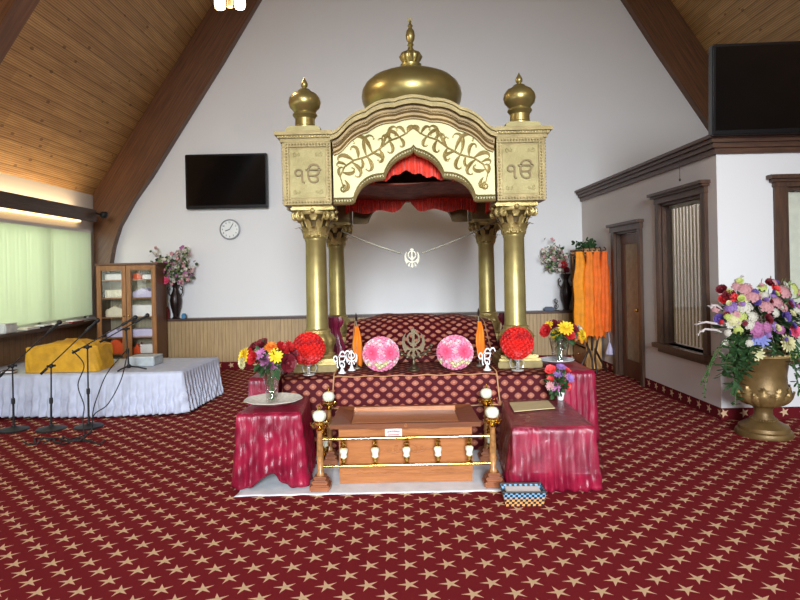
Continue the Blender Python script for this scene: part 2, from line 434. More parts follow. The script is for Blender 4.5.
def glyph(body, size, depth, font=None):
    c = bpy.data.curves.new('glyph', 'FONT'); c.body = body; c.size = size; c.extrude = depth; c.align_x = 'CENTER'; c.align_y = 'CENTER'
    o = bpy.data.objects.new('glyph', c); C.objects.link(o)
    me = bpy.data.meshes.new_from_object(o.evaluated_get(bpy.context.evaluated_depsgraph_get()))
    bpy.data.objects.remove(o)
    xs = [v.co.x for v in me.vertices]; ys = [v.co.y for v in me.vertices]
    if xs: me.transform(Matrix.Translation((-(min(xs)+max(xs))/2, -(min(ys)+max(ys))/2, 0)))
    me.transform(Matrix.Rotation(PI/2, 4, 'X'))     # stands upright, faces -Y
    return me
def glyph_obj(name, body, height, depth, m, parent, loc):
    me = glyph(body, 1, depth/ height)
    zs = [v.co.z for v in me.vertices]; h = max(zs)-min(zs)
    me.transform(Matrix.Scale(height/h, 4))
    ys = [v.co.y for v in me.vertices]; q = depth/max(1e-6, (max(ys)-min(ys)))
    me.transform(Matrix.Diagonal((1, q, 1, 1)))
    me.materials.clear(); me.materials.append(m)
    o = bpy.data.objects.new(name, me); C.objects.link(o); o.parent = parent; o.location = loc
    return o
def noise1(seed, n=5, lo=3, hi=14):
    r = random.Random(seed); t = [(r.uniform(lo, hi), r.uniform(0, 6.28), r.uniform(.4, 1)) for _ in range(n)]
    tot = sum(a[2] for a in t)
    return lambda x: sum(a*math.sin(k*x+p) for k, p, a in t)/tot

# ================================================================== ROOM
WY = 10.35
struct(MB().box((-8, -6, -.1), (9, WY+.3, 0)), 'floor', M['carpet'], smooth=False)
AX = .77; SL = 1.516; RX = -5.21; RZ = 3.0; RID = RZ+(AX-RX)*SL
mir = lambda x: 2*AX-x
struct(MB().prism([(-5.4, 0), (mir(-5.4), 0), (mir(-5.4), 2.9), (AX, RID+.1), (-5.4, 2.9)], WY, WY+.2), 'wall_back', M['white'], smooth=False)
for sgn in (0, 1):
    X = (lambda x: x) if sgn == 0 else mir
    struct(MB().prism([(X(RX-.3), RZ-.3*SL), (X(AX), RID), (X(AX), RID+.15), (X(RX-.3), RZ-.3*SL+.15)], -6, WY+.2), 'ceiling', M['ceil'], smooth=False)
# glued laminated arches
lowpx = [(258, 0), (222, 61), (180, 128.5), (150, 177), (133, 201), (119, 226), (112.5, 247), (110, 262), (109, 300), (108, 330)]
low = [P(x, y, 10.2) for x, y in lowpx]; low = [(p.x, p.z) for p in low]
d = Vector((low[0][0]-low[2][0], low[0][1]-low[2][1])).normalized()
t_ = (10.6-low[0][1])/d.y; low.insert(0, (low[0][0]+d.x*t_, 10.6))
low.append((low[-1][0], 0)); arch = low+[(RX+.02, 0), (RX+.02, RZ+.02), (RX+(10.6+.7-RZ)/SL, 10.6+.7)]
k = 1
for y0, y1 in ((10.2, WY), (5.70, 5.96), (1.3, 1.56)):
    for sgn in (0, 1):
        if sgn and y0 < 9: continue
        pts = arch if sgn == 0 else [(mir(a), b) for a, b in arch][::-1]
        struct(MB().prism(pts, y0, y1), 'trim_%d' % k, M['gluL' if sgn == 0 else 'gluR'], smooth=False); k += 1

# left wall with window opening
LX = RX
wz0, wz1 = .93, 2.36
wy0, wy1 = 4.6, 10.02
struct(MB().box((LX-.2, -6, 0), (LX, WY, wz0)).box((LX-.2, -6, wz1), (LX, WY, RZ+.1)).box((LX-.2, wy1, wz0), (LX, WY, wz1)).box((LX-.2, 3.8, wz0), (LX, wy0, wz1)).box((LX-.2, -6, wz0), (LX, -1.5, wz1)), 'wall_left', M['white'], smooth=False)
struct(MB().box((LX, -1, .12), (LX+.03, 10.19, .86)), 'trim_%d' % k, M['panel'], smooth=False); k += 1
wn = bpy.data.objects.new('window_1', None); C.objects.link(wn); wn['kind'] = 'structure'; wn.location = (LX, wy0, wz0)
fr = MB()
for a, b in (((LX-.14, wy0, wz0), (LX-.05, wy1, wz0+.06)), ((LX-.14, wy0, wz1-.06), (LX-.05, wy1, wz1))): fr.box(a, b)
for yy in (wy0, 5.9, 7.3, 8.7, wy1-.06): fr.box((LX-.14, yy, wz0), (LX-.05, yy+.06, wz1))
fr.build('window_frame', M['white'], wn, w=True, smooth=False)
MB().box((LX-.105, wy0, wz0), (LX-.095, wy1, wz1)).build('window_pane', M['pane'], wn, w=True, smooth=False)
MB().box((LX-.02, wy0-.1, wz0-.07), (LX+.2, wy1+.1, wz0-.025), .008).build('window_sill', M['rail'], wn, w=True)
struct(MB().box((-40, -30, -.45), (LX-.3, 40, -.35)), 'floor_outside', M['lawn'], smooth=False)
bl = thing('vertical_blind', 'long pale green vertical blind filling the left wall window', 'blind', (LX+.05, 7.3, wz1))
MB().box((LX+.02, wy0, wz1-.02), (LX+.09, wy1-.04, wz1+.03), .006).build('headrail', M['white'], bl, w=True)
sb = MB(); yy = wy0+.06
while yy < wy1-.06:
    a = random.uniform(.40, .60); c_, s_ = math.cos(a)*.064, math.sin(a)*.064
    zb = wz0+.05
    sb.prism([(0, 0), (0, 0.001), (.001, .001)], 0, 0.0) if False else None
    p = [(LX+.055-s_, yy-c_), (LX+.06, yy+.004), (LX+.055+s_, yy+c_)]
    for q0, q1 in zip(p, p[1:]):
        sb.f([sb.v((q0[0], q0[1], zb)), sb.v((q1[0], q1[1], zb)), sb.v((q1[0], q1[1], wz1-.02)), sb.v((q0[0], q0[1], wz1-.02))])
    yy += .082
sb.build('slat_fabric', M['blindg'], bl, w=True, smooth=False, fixn=False)
# cove rail along the left wall with a spot at its end
rl = thing('light_rail', 'long dark brown cove rail running above the left window blind', 'light rail', (LX+.3, 7, 2.5))
MB().box((LX+.23, 2, 2.50), (LX+.29, 9.78, 2.70), .01).build('rail_board', M['rail'], rl, w=True, smooth=False)
for yb in (3.0, 5.2, 7.4, 9.6): MB().box((LX, yb, 2.60), (LX+.24, yb+.03, 2.64)).build('rail_bracket', M['rail'], rl, w=True, smooth=False)
MB().box((LX+.002, 2.1, 2.50), (LX+.07, 9.7, 2.54)).build('light_tube', emis('warm_tube', (255, 214, 150), 3.0), rl, w=True, smooth=False)
sp = thing('spot_lamp', 'small black round spot lamp fixed at the end of the brown rail', 'lamp', P(104, 215, 9.76))
MB().lathe([(.0, -.05), (.04, -.05), (.06, -.02), (.065, .02), (.045, .05), (0, .055)]).build('lamp_head', M['black'], sp)
MB().cyl((-.12, .0, .03), (0, 0, .0), .016).build('bracket', M['black'], sp)

# wainscot on the back wall
WF = 10.15
struct(MB().box((LX+.25, WF, .12), (3.1, WY, .83)), 'trim_%d' % k, M['wains'], smooth=False); k += 1
struct(MB().box((LX+.22, WF-.03, .83), (3.13, WY, .87), .006), 'trim_%d' % k, M['trim']); k += 1
struct(MB().box((LX+.25, WF-.015, 0), (3.1, WF+.02, .125)), 'baseboard_back', M['stripx'], smooth=False)

# office box on the right
A = Vector((3.155, WY, 0)); B = Vector((3.275, 6.17, 0))
dA = (B-A).normalized(); nA = Vector((-dA.y, dA.x, 0))
if nA.x > 0: nA = -nA
def onA(px, y=271, off=0.0):     # point of the side wall seen in pixel column px (at pixel row y)
    u, v = uvp(px, y)
    A2 = A+nA*off; s = u/F
    # A2.x + t dA.x = s (A2.y + t dA.y)
    t = (s*A2.y-A2.x)/(dA.x-s*dA.y)
    return t
def wallbox(mb, t0, t1, z0, z1, o0, o1):
    """box against the side wall: along t0..t1, standing out o0..o1 metres"""
    c = []
    for z in (z0, z1):
        for t, o in ((t0, o0), (t1, o0), (t1, o1), (t0, o1)):
            q = A+dA*t+nA*o; c.append(mb.v((q.x, q.y, z)))
    for q in ((3,2,1,0),(4,5,6,7),(0,1,5,4),(1,2,6,5),(2,3,7,6),(3,0,4,7)): mb.f([c[i] for i in q])
    return mb
LT = (B-A).length
dt0, dt1 = onA(616.5, 300)+.02, onA(641, 300)
wt0, wt1 = onA(662, 270), onA(705, 270)
mb = MB(); DH = 2.10
for a, b, z0, z1 in ((0, dt0, 0, 2.9), (dt0, dt1, DH, 2.9), (dt1, wt0, 0, 2.9), (wt0, wt1, 0, .64), (wt0, wt1, 2.36, 2.9), (wt1, LT, 0, 2.9)):
    wallbox(mb, a, b, z0, z1, -.15, 0)
struct(mb, 'wall_right', M['office'], smooth=False)
FY = B.y; fx0, fx1 = 3.98, 5.2
mb = MB().box((B.x, FY, 0), (fx0, FY+.15, 2.9)).box((fx0, FY, 0), (fx1, FY+.15, .62)).box((fx0, FY, 2.38), (fx1, FY+.15, 2.9)).box((fx1, FY, 0), (7.0, FY+.15, 2.9))
struct(mb, 'wall_office_front', M['white'], smooth=False)
struct(MB().box((B.x-.05, FY+.02, 2.86), (7, WY, 2.9)), 'ceiling_office', M['office'], smooth=False)
# crown of the office
mb = MB()
for z0, z1, o in ((2.73, 2.79, .03), (2.79, 2.84, .06), (2.84, 2.88, .09), (2.88, 2.915, .12)):
    wallbox(mb, 0, LT+.0, z0, z1, -.02, o); mb.box((B.x-o, FY-o, z0), (7, FY+.02, z1))
struct(mb, 'trim_%d' % k, M['trim'], smooth=False); k += 1
mb = MB(); wallbox(mb, 0, dt0-.08, 0, .12, -.01, .012); wallbox(mb, dt1+.09, LT, 0, .12, -.01, .012)
struct(mb, 'baseboard_right', M['stripy'], smooth=False)
struct(MB().box((B.x-.012, FY-.012, 0), (7, FY+.01, .12)), 'baseboard_office_front', M['stripx'], smooth=False)
# door
dr = bpy.data.objects.new('door_1', None); C.objects.link(dr); dr['kind'] = 'structure'
q = A+dA*((dt0+dt1)/2); dr.location = q
mb = MB(); wallbox(mb, dt0-.10, dt0, 0, DH+.05, 0, .04); wallbox(mb, dt1, dt1+.09, 0, DH+.05, 0, .04)
wallbox(mb, dt0-.12, dt1+.11, DH, DH+.08, 0, .05); wallbox(mb, dt0-.15, dt1+.14, DH+.08, DH+.12, 0, .09)
wallbox(mb, dt0, dt0+.03, 0, DH, -.13, 0); wallbox(mb, dt1-.03, dt1, 0, DH, -.13, 0); wallbox(mb, dt0, dt1, DH-.03, DH, -.13, 0)
mb.build('door_frame', M['trimz'], dr, w=True, smooth=False)
mb = MB(); a0, a1 = dt0+.04, dt1-.04
wallbox(mb, a0, a0+.12, .01, DH-.04, -.10, -.06); wallbox(mb, a1-.12, a1, .01, DH-.04, -.10, -.06)
wallbox(mb, a0+.12, a1-.12, .01, .26, -.10, -.06); wallbox(mb, a0+.12, a1-.12, DH-.18, DH-.04, -.10, -.06)
mb.build('door_leaf', M['cabd'], dr, w=True, smooth=False)
mb = MB(); wallbox(mb, a0+.12, a1-.12, .26, DH-.18, -.085, -.075); mb.build('door_pane', mat('frosted_dark_glass', (168, 160, 138), .6), dr, w=True, smooth=False)
mb = MB(); q = A+dA*(a1-.06)+nA*(-.04); mb.cyl(q, q+nA*.04, .012); mb.ball(q+nA*.06+Vector((0,0,0)), .028)
for v_ in mb.bm.verts: v_.co.z += 1.0
mb.build('door_knob', M['brass'], dr, w=True)
# window in the side wall
def window(name, wb, t0, t1, z0, z1):
    e = bpy.data.objects.new(name, None); C.objects.link(e); e['kind'] = 'structure'
    return e
w2 = window('window_2', None, 0, 0, 0, 0); q = A+dA*((wt0+wt1)/2); w2.location = (q.x, q.y, .64)
mb = MB(); cw = .085
wallbox(mb, wt0-cw, wt0, .62, 2.36, 0, .04); wallbox(mb, wt1, wt1+cw, .62, 2.36, 0, .04)
wallbox(mb, wt0-cw-.01, wt1+cw+.01, 2.36, 2.43, 0, .045); wallbox(mb, wt0-cw-.04, wt1+cw+.04, 2.43, 2.455, 0, .08); wallbox(mb, wt0-cw-.06, wt1+cw+.06, 2.455, 2.49, 0, .11)
wallbox(mb, wt0, wt0+.03, .64, 2.36, -.14, 0); wallbox(mb, wt1-.03, wt1, .64, 2.36, -.14, 0); wallbox(mb, wt0, wt1, 2.33, 2.36, -.14, 0)
mb.build('window_frame', M['trimz'], w2, w=True, smooth=False)
mb = MB(); wallbox(mb, wt0-cw-.05, wt1+cw+.03, .585, .64, -.14, .09); wallbox(mb, wt0-cw, wt1+cw, .53, .585, 0, .035); mb.build('window_sill', M['trim'], w2, w=True, smooth=False)
mb = MB(); wallbox(mb, wt0, wt1, .64, 2.36, -.055, -.05); mb.build('window_pane', M['pane'], w2, w=True, smooth=False)
b2 = thing('vertical_blind', 'tan vertical blind behind the glass of the side window above the urn', 'blind', (q.x, q.y, .7))
mb = MB(); tt = wt0+.04
while tt < wt1-.03:
    for (ta, oa), (tb, ob) in (((tt, -.14), (tt+.035, -.10)), ((tt+.035, -.10), (tt+.068, -.085))):
        p0 = A+dA*ta+nA*oa; p1 = A+dA*tb+nA*ob
        mb.f([mb.v((p0.x, p0.y, .66)), mb.v((p1.x, p1.y, .66)), mb.v((p1.x, p1.y, 2.33)), mb.v((p0.x, p0.y, 2.33))])
    tt += .078
mb.build('slat_fabric', M['blindt'], b2, w=True, smooth=False, fixn=False)
mb = MB(); wallbox(mb, wt0+.03, wt1-.03, 2.29, 2.33, -.13, -.09); mb.build('headrail', M['blindt'], b2, w=True, smooth=False)
point('office_fill_light', (4.6, 9.3, 2.5), 18, (1, .93, .82), .15)  # pair of unseen fill lights added inside the office to brighten the blinds
point('office_fill_light', (5.0, 7.6, 2.5), 26, (1, .93, .82), .15)
# a room behind these openings so they do not look out on nothing
struct(MB().box((6.95, 6.4, 0), (7.0, 10.3, 2.85)), 'wall_office_inner', M['office'], smooth=False)
# window in the front wall
w3 = window('window_3', None, 0, 0, 0, 0); w3.location = ((fx0+fx1)/2, FY, .62)
mb = MB()
for x0, x1 in ((fx0-.13, fx0), (fx1, fx1+.13)): mb.box((x0, FY-.04, .6), (x1, FY, 2.38))
for x0, x1 in ((fx0, fx0+.03), (fx1-.03, fx1), (4.55, 4.6)): mb.box((x0, FY, .62), (x1, FY+.13, 2.38))
mb.box((fx0-.14, FY-.045, 2.38), (fx1+.14, FY, 2.43)).box((fx0-.17, FY-.07, 2.43), (fx1+.17, FY, 2.46)).box((fx0-.2, FY-.1, 2.46), (fx1+.2, FY, 2.50)).box((fx0, FY, 2.35), (fx1, FY+.13, 2.38))
mb.build('window_frame', M['trimz'], w3, w=True, smooth=False)
MB().box((fx0-.17, FY-.09, .57), (fx1+.17, FY+.13, .62)).build('window_sill', M['trim'], w3, w=True, smooth=False)
MB().box((fx0, FY+.05, .62), (fx1, FY+.055, 2.38)).build('window_pane', M['pane'], w3, w=True, smooth=False)
b3 = thing('vertical_blind', 'cream vertical blind in the front office window at the right edge', 'blind', (4.5, FY+.1, .7))
mb = MB(); xx = fx0+.03
while xx < fx1-.1:
    mb.f([mb.v((xx, FY+.12, .64)), mb.v((xx+.08, FY+.095, .64)), mb.v((xx+.08, FY+.095, 2.34)), mb.v((xx, FY+.12, 2.34))]); xx += .076
mb.build('slat_fabric', M['blindp'], b3, w=True, smooth=False, fixn=False)

# ================================================================== FLOWERS
def petal(mb, base, d, up, L, W, lift, tip=.35, droop=0.0):
    d = d.normalized(); side = d.cross(up).normalized()
    pts = []
    for t, w_ in ((0, .35), (.4, .9), (.75, 1.0), (1, tip)):
        c = base+d*L*t+up*(lift*L*t-droop*L*t*t)
        pts.append((mb.v(c-side*W*w_/2), mb.v(c+side*W*w_/2)))
    for (a, b), (c, e) in zip(pts, pts[1:]): mb.f([a, b, e, c])
_fl = {}
def flower_mesh(kind, col):
    """unit flower, radius 1, axis +Z"""
    key = (kind, col)
    if key in _fl: return _fl[key]
    mb = MB(); Z = Vector((0,0,1)); rnd = random.Random(hash(kind) % 7 if False else len(kind)*3+len(col))
    def ring(n, L, W, elev, z, off, tip=.35, droop=0.0):
        for i in range(n):
            a = 2*PI*i/n+off+rnd.uniform(-.08, .08); d = Vector((math.cos(a), math.sin(a), 0))
            dd = d*math.cos(elev)+Z*math.sin(elev); up = Z*math.cos(elev)-d*math.sin(elev)
            mb_d = dd; petal(mb, Vector((0,0,z))+d*.05, mb_d, up, L*rnd.uniform(.9, 1.05), W, 0, tip, droop)
    if kind == 'mum':
        for k_ in range(5): ring(14-k_*2, 1.0-.15*k_, .3, math.radians(5+17*k_), .02*k_, k_*.3, .3, .15)
        mb.ball((0, 0, .2), .22, 8, 5)
    elif kind == 'rose':
        for k_ in range(4): ring(6-k_, .95-.2*k_, .95-.17*k_, math.radians(18+20*k_), .03*k_, k_*.6, .7, -.2)
        mb.ball((0, 0, .3), .24, 8, 5, (1, 1, 1.3))
    elif kind == 'daisy':
        ring(12, 1.0, .32, math.radians(12), 0, 0, .4, .1); ring(10, .7, .28, math.radians(32), .02, .25, .4, .1)
        mb.ball((0, 0, .08), .2, 8, 5, (1, 1, .6))
    elif kind == 'hydra':
        for i in range(22):
            a = i*2.4; r_ = math.sqrt(i/22.)*.85; h = .55*math.sqrt(max(0, 1-r_*r_))
            c = Vector((math.cos(a)*r_, math.sin(a)*r_, h)); n_ = Vector((c.x, c.y, h+.4)).normalized(); t1 = n_.orthogonal().normalized(); t2 = n_.cross(t1)
            for j in range(4):
                b_ = j*PI/2+a; petal(mb, c, t1*math.cos(b_)+t2*math.sin(b_), n_, .26, .22, .15, .6)
    me = bpy.data.meshes.new('flower_'+kind); bmesh.ops.recalc_face_normals(mb.bm, faces=mb.bm.faces); mb.bm.to_mesh(me); mb.bm.free()
    me.materials.append(M['f_'+col]); _fl[key] = me
    return me
def add_flower(parent, loc, n, r, kind, col, name='flower'):
    o = bpy.data.objects.new(name, flower_mesh(kind, col)); C.objects.link(o); o.parent = parent
    o.location = Vector(loc)-parent_world(parent)
    o.rotation_mode = 'QUATERNION'; o.rotation_quaternion = Vector(n).to_track_quat('Z', 'Y') @ Quaternion((0,0,1), random.uniform(0, 6))
    o.scale = (r, r, r); return o
def leaves(mb, cen, rad, n, L, W, rnd, up=.2, squash=(1,1,1)):
    for i in range(n):
        d = Vector((rnd.gauss(0, 1), rnd.gauss(0, 1), rnd.gauss(0, 1)+up)).normalized()
        c = Vector(cen)+Vector((d.x*rad*squash[0], d.y*rad*squash[1], d.z*rad*squash[2]))*rnd.uniform(.3, 1)
        u_ = d.orthogonal().normalized(); q = Quaternion(d, rnd.uniform(0, 6.28)); u_ = q @ u_
        petal(mb, c, (d+Vector((0,0,rnd.uniform(-.4, .3)))).normalized(), u_, L*rnd.uniform(.6, 1.2), W*rnd.uniform(.7, 1.2), 0, .1, rnd.uniform(0, .4))
def stems(mb, base, tips, r, rnd, sp=.02):
    for t in tips:
        b_ = Vector(base)+Vector((rnd.uniform(-sp, sp), rnd.uniform(-sp, sp), 0)); t = Vector(t)
        mid = b_.lerp(t, .5)+Vector((0, 0, (t-b_).length*.08)); mb.tube([b_, mid, t], r, 5, False)

def vase_bouquet(base, spec, label, Y, stemmat='stem', group=None, leafn=40, leafr=.1, leafm='leaf', nm='flower_bouquet', mid=None):
    """base: foot of the stems, spec: (x, y, r_px, kind, colour[, dY])"""
    t = thing(nm, label, 'flowers', base, 0, group); rnd = random.Random(len(spec)+int(base[0]*100))
    tips = []
    pos = []
    for s_ in spec:
        x, y, r, kind, col = s_[:5]; dY = s_[5] if len(s_) > 5 else rnd.uniform(-.08, .06)
        p = P(x, y, Y+dY); pos.append(p); tips.append(p)
    cen = sum(pos, Vector())/len(pos)
    neck = Vector(base) if mid is None else Vector(mid)
    mb = MB()
    for p in pos:
        b_ = Vector(base)+Vector((rnd.uniform(-.02, .02), rnd.uniform(-.02, .02), 0)); nk = neck+Vector((rnd.uniform(-.025, .025), rnd.uniform(-.025, .025), 0))
        mb.tube([b_, nk, nk.lerp(p, .6)+Vector((0, 0, .02)), p], .0035, 5, False)
    mb.build('stems', M[stemmat], t, w=True)
    mb = MB(); leaves(mb, cen-Vector((0, -.02, .055)), leafr*.8, leafn, .065, .032, rnd, -.1)
    mb.build('foliage', M[leafm], t, w=True)
    for s_, p in zip(spec, pos):
        n = (p-(cen-Vector((0, -.03, .06)))).normalized()+Vector((0, -.45, .1))
        add_flower(t, p, n, s_[2]*Y/F*1.28, s_[3], s_[4])
    return t

# ================================================================== PLATFORM AND BED
PZ = .66; PY0, PY1 = 5.30, 8.3; PXL, PXR = -1.06, 1.33
pf = thing('platform', 'raised platform under the golden canopy hidden by maroon brocade cloth', 'platform', (.14, PY0, 0))
MB().box((PXL+.03, PY0+.04, .03), (PXR-.03, PY1, PZ-.025)).build('deck', M['cabd'], pf, w=True, smooth=False)
for x in (PXL+.1, .14, PXR-.1):
    for y in (PY0+.1, PY1-.2): MB().box((x-.04, y, 0), (x+.04, y+.08, .03)).build('foot', M['cabd'], pf, w=True, smooth=False)
wv = noise1(3, 6, 6, 20)
def drape(x0, x1, path, nx, wob=.006, seed=1, hem=0):
    """cloth following path [(y,z)] for x in x0..x1"""
    L = [0]
    for a, b in zip(path, path[1:]): L.append(L[-1]+math.hypot(b[0]-a[0], b[1]-a[1]))
    n1 = noise1(seed, 5, 4, 16); n2 = noise1(seed+9, 5, 3, 10); nv = 34
    def at(s_):
        for i in range(len(path)-1):
            if s_ <= L[i+1] or i == len(path)-2:
                t = (s_-L[i])/(L[i+1]-L[i]+1e-9); return (path[i][0]+(path[i+1][0]-path[i][0])*t, path[i][1]+(path[i+1][1]-path[i][1])*t)
    mb = MB()
    def fn(u, v):
        s_ = v*L[-1]; y, z = at(s_); x = x0+(x1-x0)*u
        b_ = n1(x*3+s_*2)*wob+n2(s_*5+x)*wob*.6
        return (x, y-b_, z+b_*.8+(hem*n2(x*4)*(1-v)**6))
    mb.grid(nx, nv, fn, lambda u, v: (x0+(x1-x0)*u, v*L[-1])); return mb
pc = thing('platform_cloth', 'maroon brocade cloth with pink leaf motifs draped over the platform', 'cloth', (.14, PY0, PZ))
drape(PXL, PXR, [(PY0-.03, .02), (PY0-.02, .35), (PY0, PZ-.03), (PY0+.02, PZ), (PY0+.08, PZ+.012), (PY0+1.2, PZ+.012), (PY1-.05, PZ+.012)], 60, .005, 2).build('cloth', M['brocade'], pc, w=True, thick=.004)
for X_ in (PXL, PXR):
    mb = MB(); mb.grid(40, 8, lambda u, v, X_=X_: (X_+(.012*math.sin(u*40)+.01)*(1-v)*(1 if X_ > 0 else -1), PY0+u*(PY1-PY0-.1), .02+v*(PZ-.01)), lambda u, v: (u*2.9, v*.7))
    mb.build('side_cloth', M['brocade'], pc, w=True, thick=.004)
rn = thing('brocade_runner', 'maroon brocade runner with tan piped edges hanging over the platform front centre', 'cloth', (.12, PY0, PZ))
rx0, rx1 = -.60, .83
drape(rx0, rx1, [(PY0-.055, .415), (PY0-.05, .55), (PY0-.035, PZ+.0), (PY0-.01, PZ+.03), (PY0+.03, PZ+.032), (PY0+.24, PZ+.032)], 50, .005, 5, hem=.015).build('cloth', brocade('maroon_brocade_runner', .113, .10, leaf=(164, 98, 80)), rn, w=True, thick=.004)
n2 = noise1(14, 5, 3, 10)
mb = MB(); mb.tube([(rx0+(rx1-rx0)*i/40, PY0-.064, .415+.01*n2((rx0+(rx1-rx0)*i/40)*4)) for i in range(41)], .006, 6)
mb.tube([(rx0+(rx1-rx0)*i/40, PY0-.035, PZ+.022+.004*math.sin(i*.9)) for i in range(41)], .005, 6)
for X_, e in ((rx0, -.02), (rx1, .02)): mb.tube([(X_+e, PY0-.064, .41), (X_+e*.4, PY0-.058, .55), (X_, PY0-.045, PZ+.01), (X_, PY0-.01, PZ+.04), (X_, PY0+.23, PZ+.04)], .006, 6)
mb.build('piping', M['piping'], rn, w=True)

# bed: sloping brocade mound between the columns
bed = thing('scripture_bed', 'low sloping cot heaped under maroon brocade with pale motifs beneath the canopy', 'bed', (.14, 6.6, PZ))
bx0, bx1 = -.60, 1.02
def bedf(u, v):
    x = bx0+(bx1-bx0)*u
    s_ = min(1, max(0, (v-.08)/.6)); h = .05+.325*(s_*s_*(3-2*s_))
    e = abs(2*u-1); h *= 1-.16*max(0, (e-.55)/.45)**1.5 if v > .3 else 1
    cen = .03*math.exp(-((u-.42)/.28)**2)*s_
    y = 6.05+1.15*v
    wz = .008*math.sin(x*16+v*5)+.006*math.sin(x*7-v*11)
    if v > .9: h -= (v-.9)/.1*.34
    return (x, y, PZ+.03+h+cen+wz)
mb = MB(); mb.grid(60, 30, bedf, lambda u, v: ((bx1-bx0)*u, v*1.25)); mb.build('cover', M['brocade2'], bed, w=True, thick=.01)
mb = MB()
for u0 in (0, 1): mb.grid(30, 6, lambda u, v, u0=u0: (bedf(u0, u)[0]+(.012*math.sin(u*30))*(1-v), bedf(u0, u)[1], PZ+.03+(bedf(u0, u)[2]-PZ-.03)*v), lambda u, v: (u*1.15, v*.4))
mb.grid(60, 4, lambda u, v: (bedf(u, 0)[0], 6.05-.01*(1-v), PZ+.02+(bedf(u, 0)[2]-PZ-.02)*v), lambda u, v: (u*1.8, v*.06))
mb.build('cover_side', M['brocade2'], bed, w=True, thick=.006)
for xx in (-.52, .93):
    mb = MB(); mb.tube([(xx, bedf((xx-bx0)/(bx1-bx0), v)[1], bedf((xx-bx0)/(bx1-bx0), v)[2]+.012) for v in [i/20 for i in range(19)]], .006, 6)
    mb.build('piping', M['piping'], bed, w=True)

# ================================================================== CANOPY
CXm = .148; HX = .95; FYc = 5.76; BYc = 7.62
cp = thing('golden_canopy', 'large golden four-columned canopy with domes over the brocade platform', 'canopy', (CXm, FYc, .72))
def leaf_strip(mb, ang, r0, r1, z0, z1, w_, curl):
    ca, sa = math.cos(ang), math.sin(ang); side = Vector((-sa, ca, 0)); out = Vector((ca, sa, 0)); pr = None
    for i in range(7):
        t = i/6; r = r0+(r1-r0)*t**2; z = z0+(z1-z0)*min(1, t*1.15)
        if t > .8: r += curl*(t-.8)*4; z -= curl*(t-.8)*3.2
        ww = w_*(math.sin(PI*(.18+.74*t))*(1+.12*math.cos(i*PI)))
        c = out*r+Vector((0, 0, z))
        row = [mb.v(c-side*ww/2), mb.v(c+out*w_*.16), mb.v(c+side*ww/2)]
        if pr:
            mb.f([pr[0], pr[1], row[1], row[0]]); mb.f([pr[1], pr[2], row[2], row[1]])
        pr = row
def spiral(mb, c, d, R, r, turns=1.6, seg=22, z=Vector((0,0,1)), taper=.35):
    pts = []; rs = []
    for i in range(seg+1):
        t = i/seg; a = t*turns*2*PI; q = R*(1-.85*t)
        pts.append(Vector(c)+d*q*math.sin(a)+z*q*math.cos(a)); rs.append(r*(1-taper*t))
    mb.tube(pts, rs, 6)
def column():
    e = bpy.data.objects.new('column', None); C.objects.link(e); e.parent = cp; e.empty_display_size = .1
    MB().box((-.205, -.205, -.044), (.205, .205, .02), .008).build('column_plinth', M['goldm'], e)
    b_ = MB().box((-.195, -.195, .021), (.195, .195, .045), .006).box((-.175, -.175, .045), (.175, .175, .075), .006)
    b_.lathe([(.15, .075), (.165, .09), (.165, .105), (.14, .12), (.12, .13), (.135, .16), (.16, .20), (.165, .24), (.145, .28), (.118, .305), (.118, .315), (.125, .32), (.125, .332), (.105, .345)], seg=72, flute=lambda a, z: .05*math.cos(a*12) if .14 < z < .29 else 0)
    for i in range(8): leaf_strip(b_, i*PI/4+PI/8, .14, .17, .11, .25, .10, .022)
    b_.build('column_base', M['goldc'], e)
    sh = MB(); H0, H1 = .345, 1.205
    sh.lathe([(.108, H0), (.106, H0+.02), (.104, H0+.03), (.101, .8), (.098, H1-.03), (.104, H1-.02), (.104, H1)], seg=40)
    sh.build('column_shaft', M['gold'], e)
    c_ = MB(); z0 = H1
    c_.lathe([(.112, z0), (.118, z0+.012), (.108, z0+.024)], seg=32)
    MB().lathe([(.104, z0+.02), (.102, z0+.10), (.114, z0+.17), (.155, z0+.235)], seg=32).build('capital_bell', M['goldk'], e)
    for i in range(8): leaf_strip(c_, i*PI/4, .110, .165, z0+.02, z0+.12, .070, .030)
    for i in range(8): leaf_strip(c_, i*PI/4+PI/8, .108, .185, z0+.03, z0+.19, .062, .032)
    for i in range(16): leaf_strip(c_, i*PI/8+PI/16, .112, .13, z0+.015, z0+.075, .035, .012)
    for i in range(4):
        a = PI/4+i*PI/2; o_ = Vector((math.cos(a), math.sin(a), 0))
        for s_ in (-.03, .03):
            sd = Vector((-math.sin(a), math.cos(a), 0))*s_
            spiral(c_, o_*.205+sd+Vector((0, 0, z0+.205)), o_, .042, .013, 1.7)
            c_.tube([o_*.12+sd+Vector((0, 0, z0+.1)), o_*.15+sd+Vector((0, 0, z0+.18)), o_*.19+sd+Vector((0, 0, z0+.245))], .010, 6)
        a = i*PI/2; o_ = Vector((math.cos(a), math.sin(a), 0))
        leaf_strip(c_, a, .13, .19, z0+.17, z0+.27, .07, .012)
        c_.ball(o_*.195+Vector((0, 0, z0+.255)), .024, 8, 6)
    c_.lathe([(.16, z0+.225), (.17, z0+.245), (.17, z0+.26)], seg=32)
    c_.box((-.205, -.205, z0+.26), (.205, .205, z0+.285), .01).box((-.19, -.19, z0+.285), (.19, .19, z0+.30), .004)
    c_.build('column_capital', M['goldc'], e)
    return e
c0 = column(); pos = [(-HX, 0), (HX, 0), (-HX, BYc-FYc), (HX, BYc-FYc)]
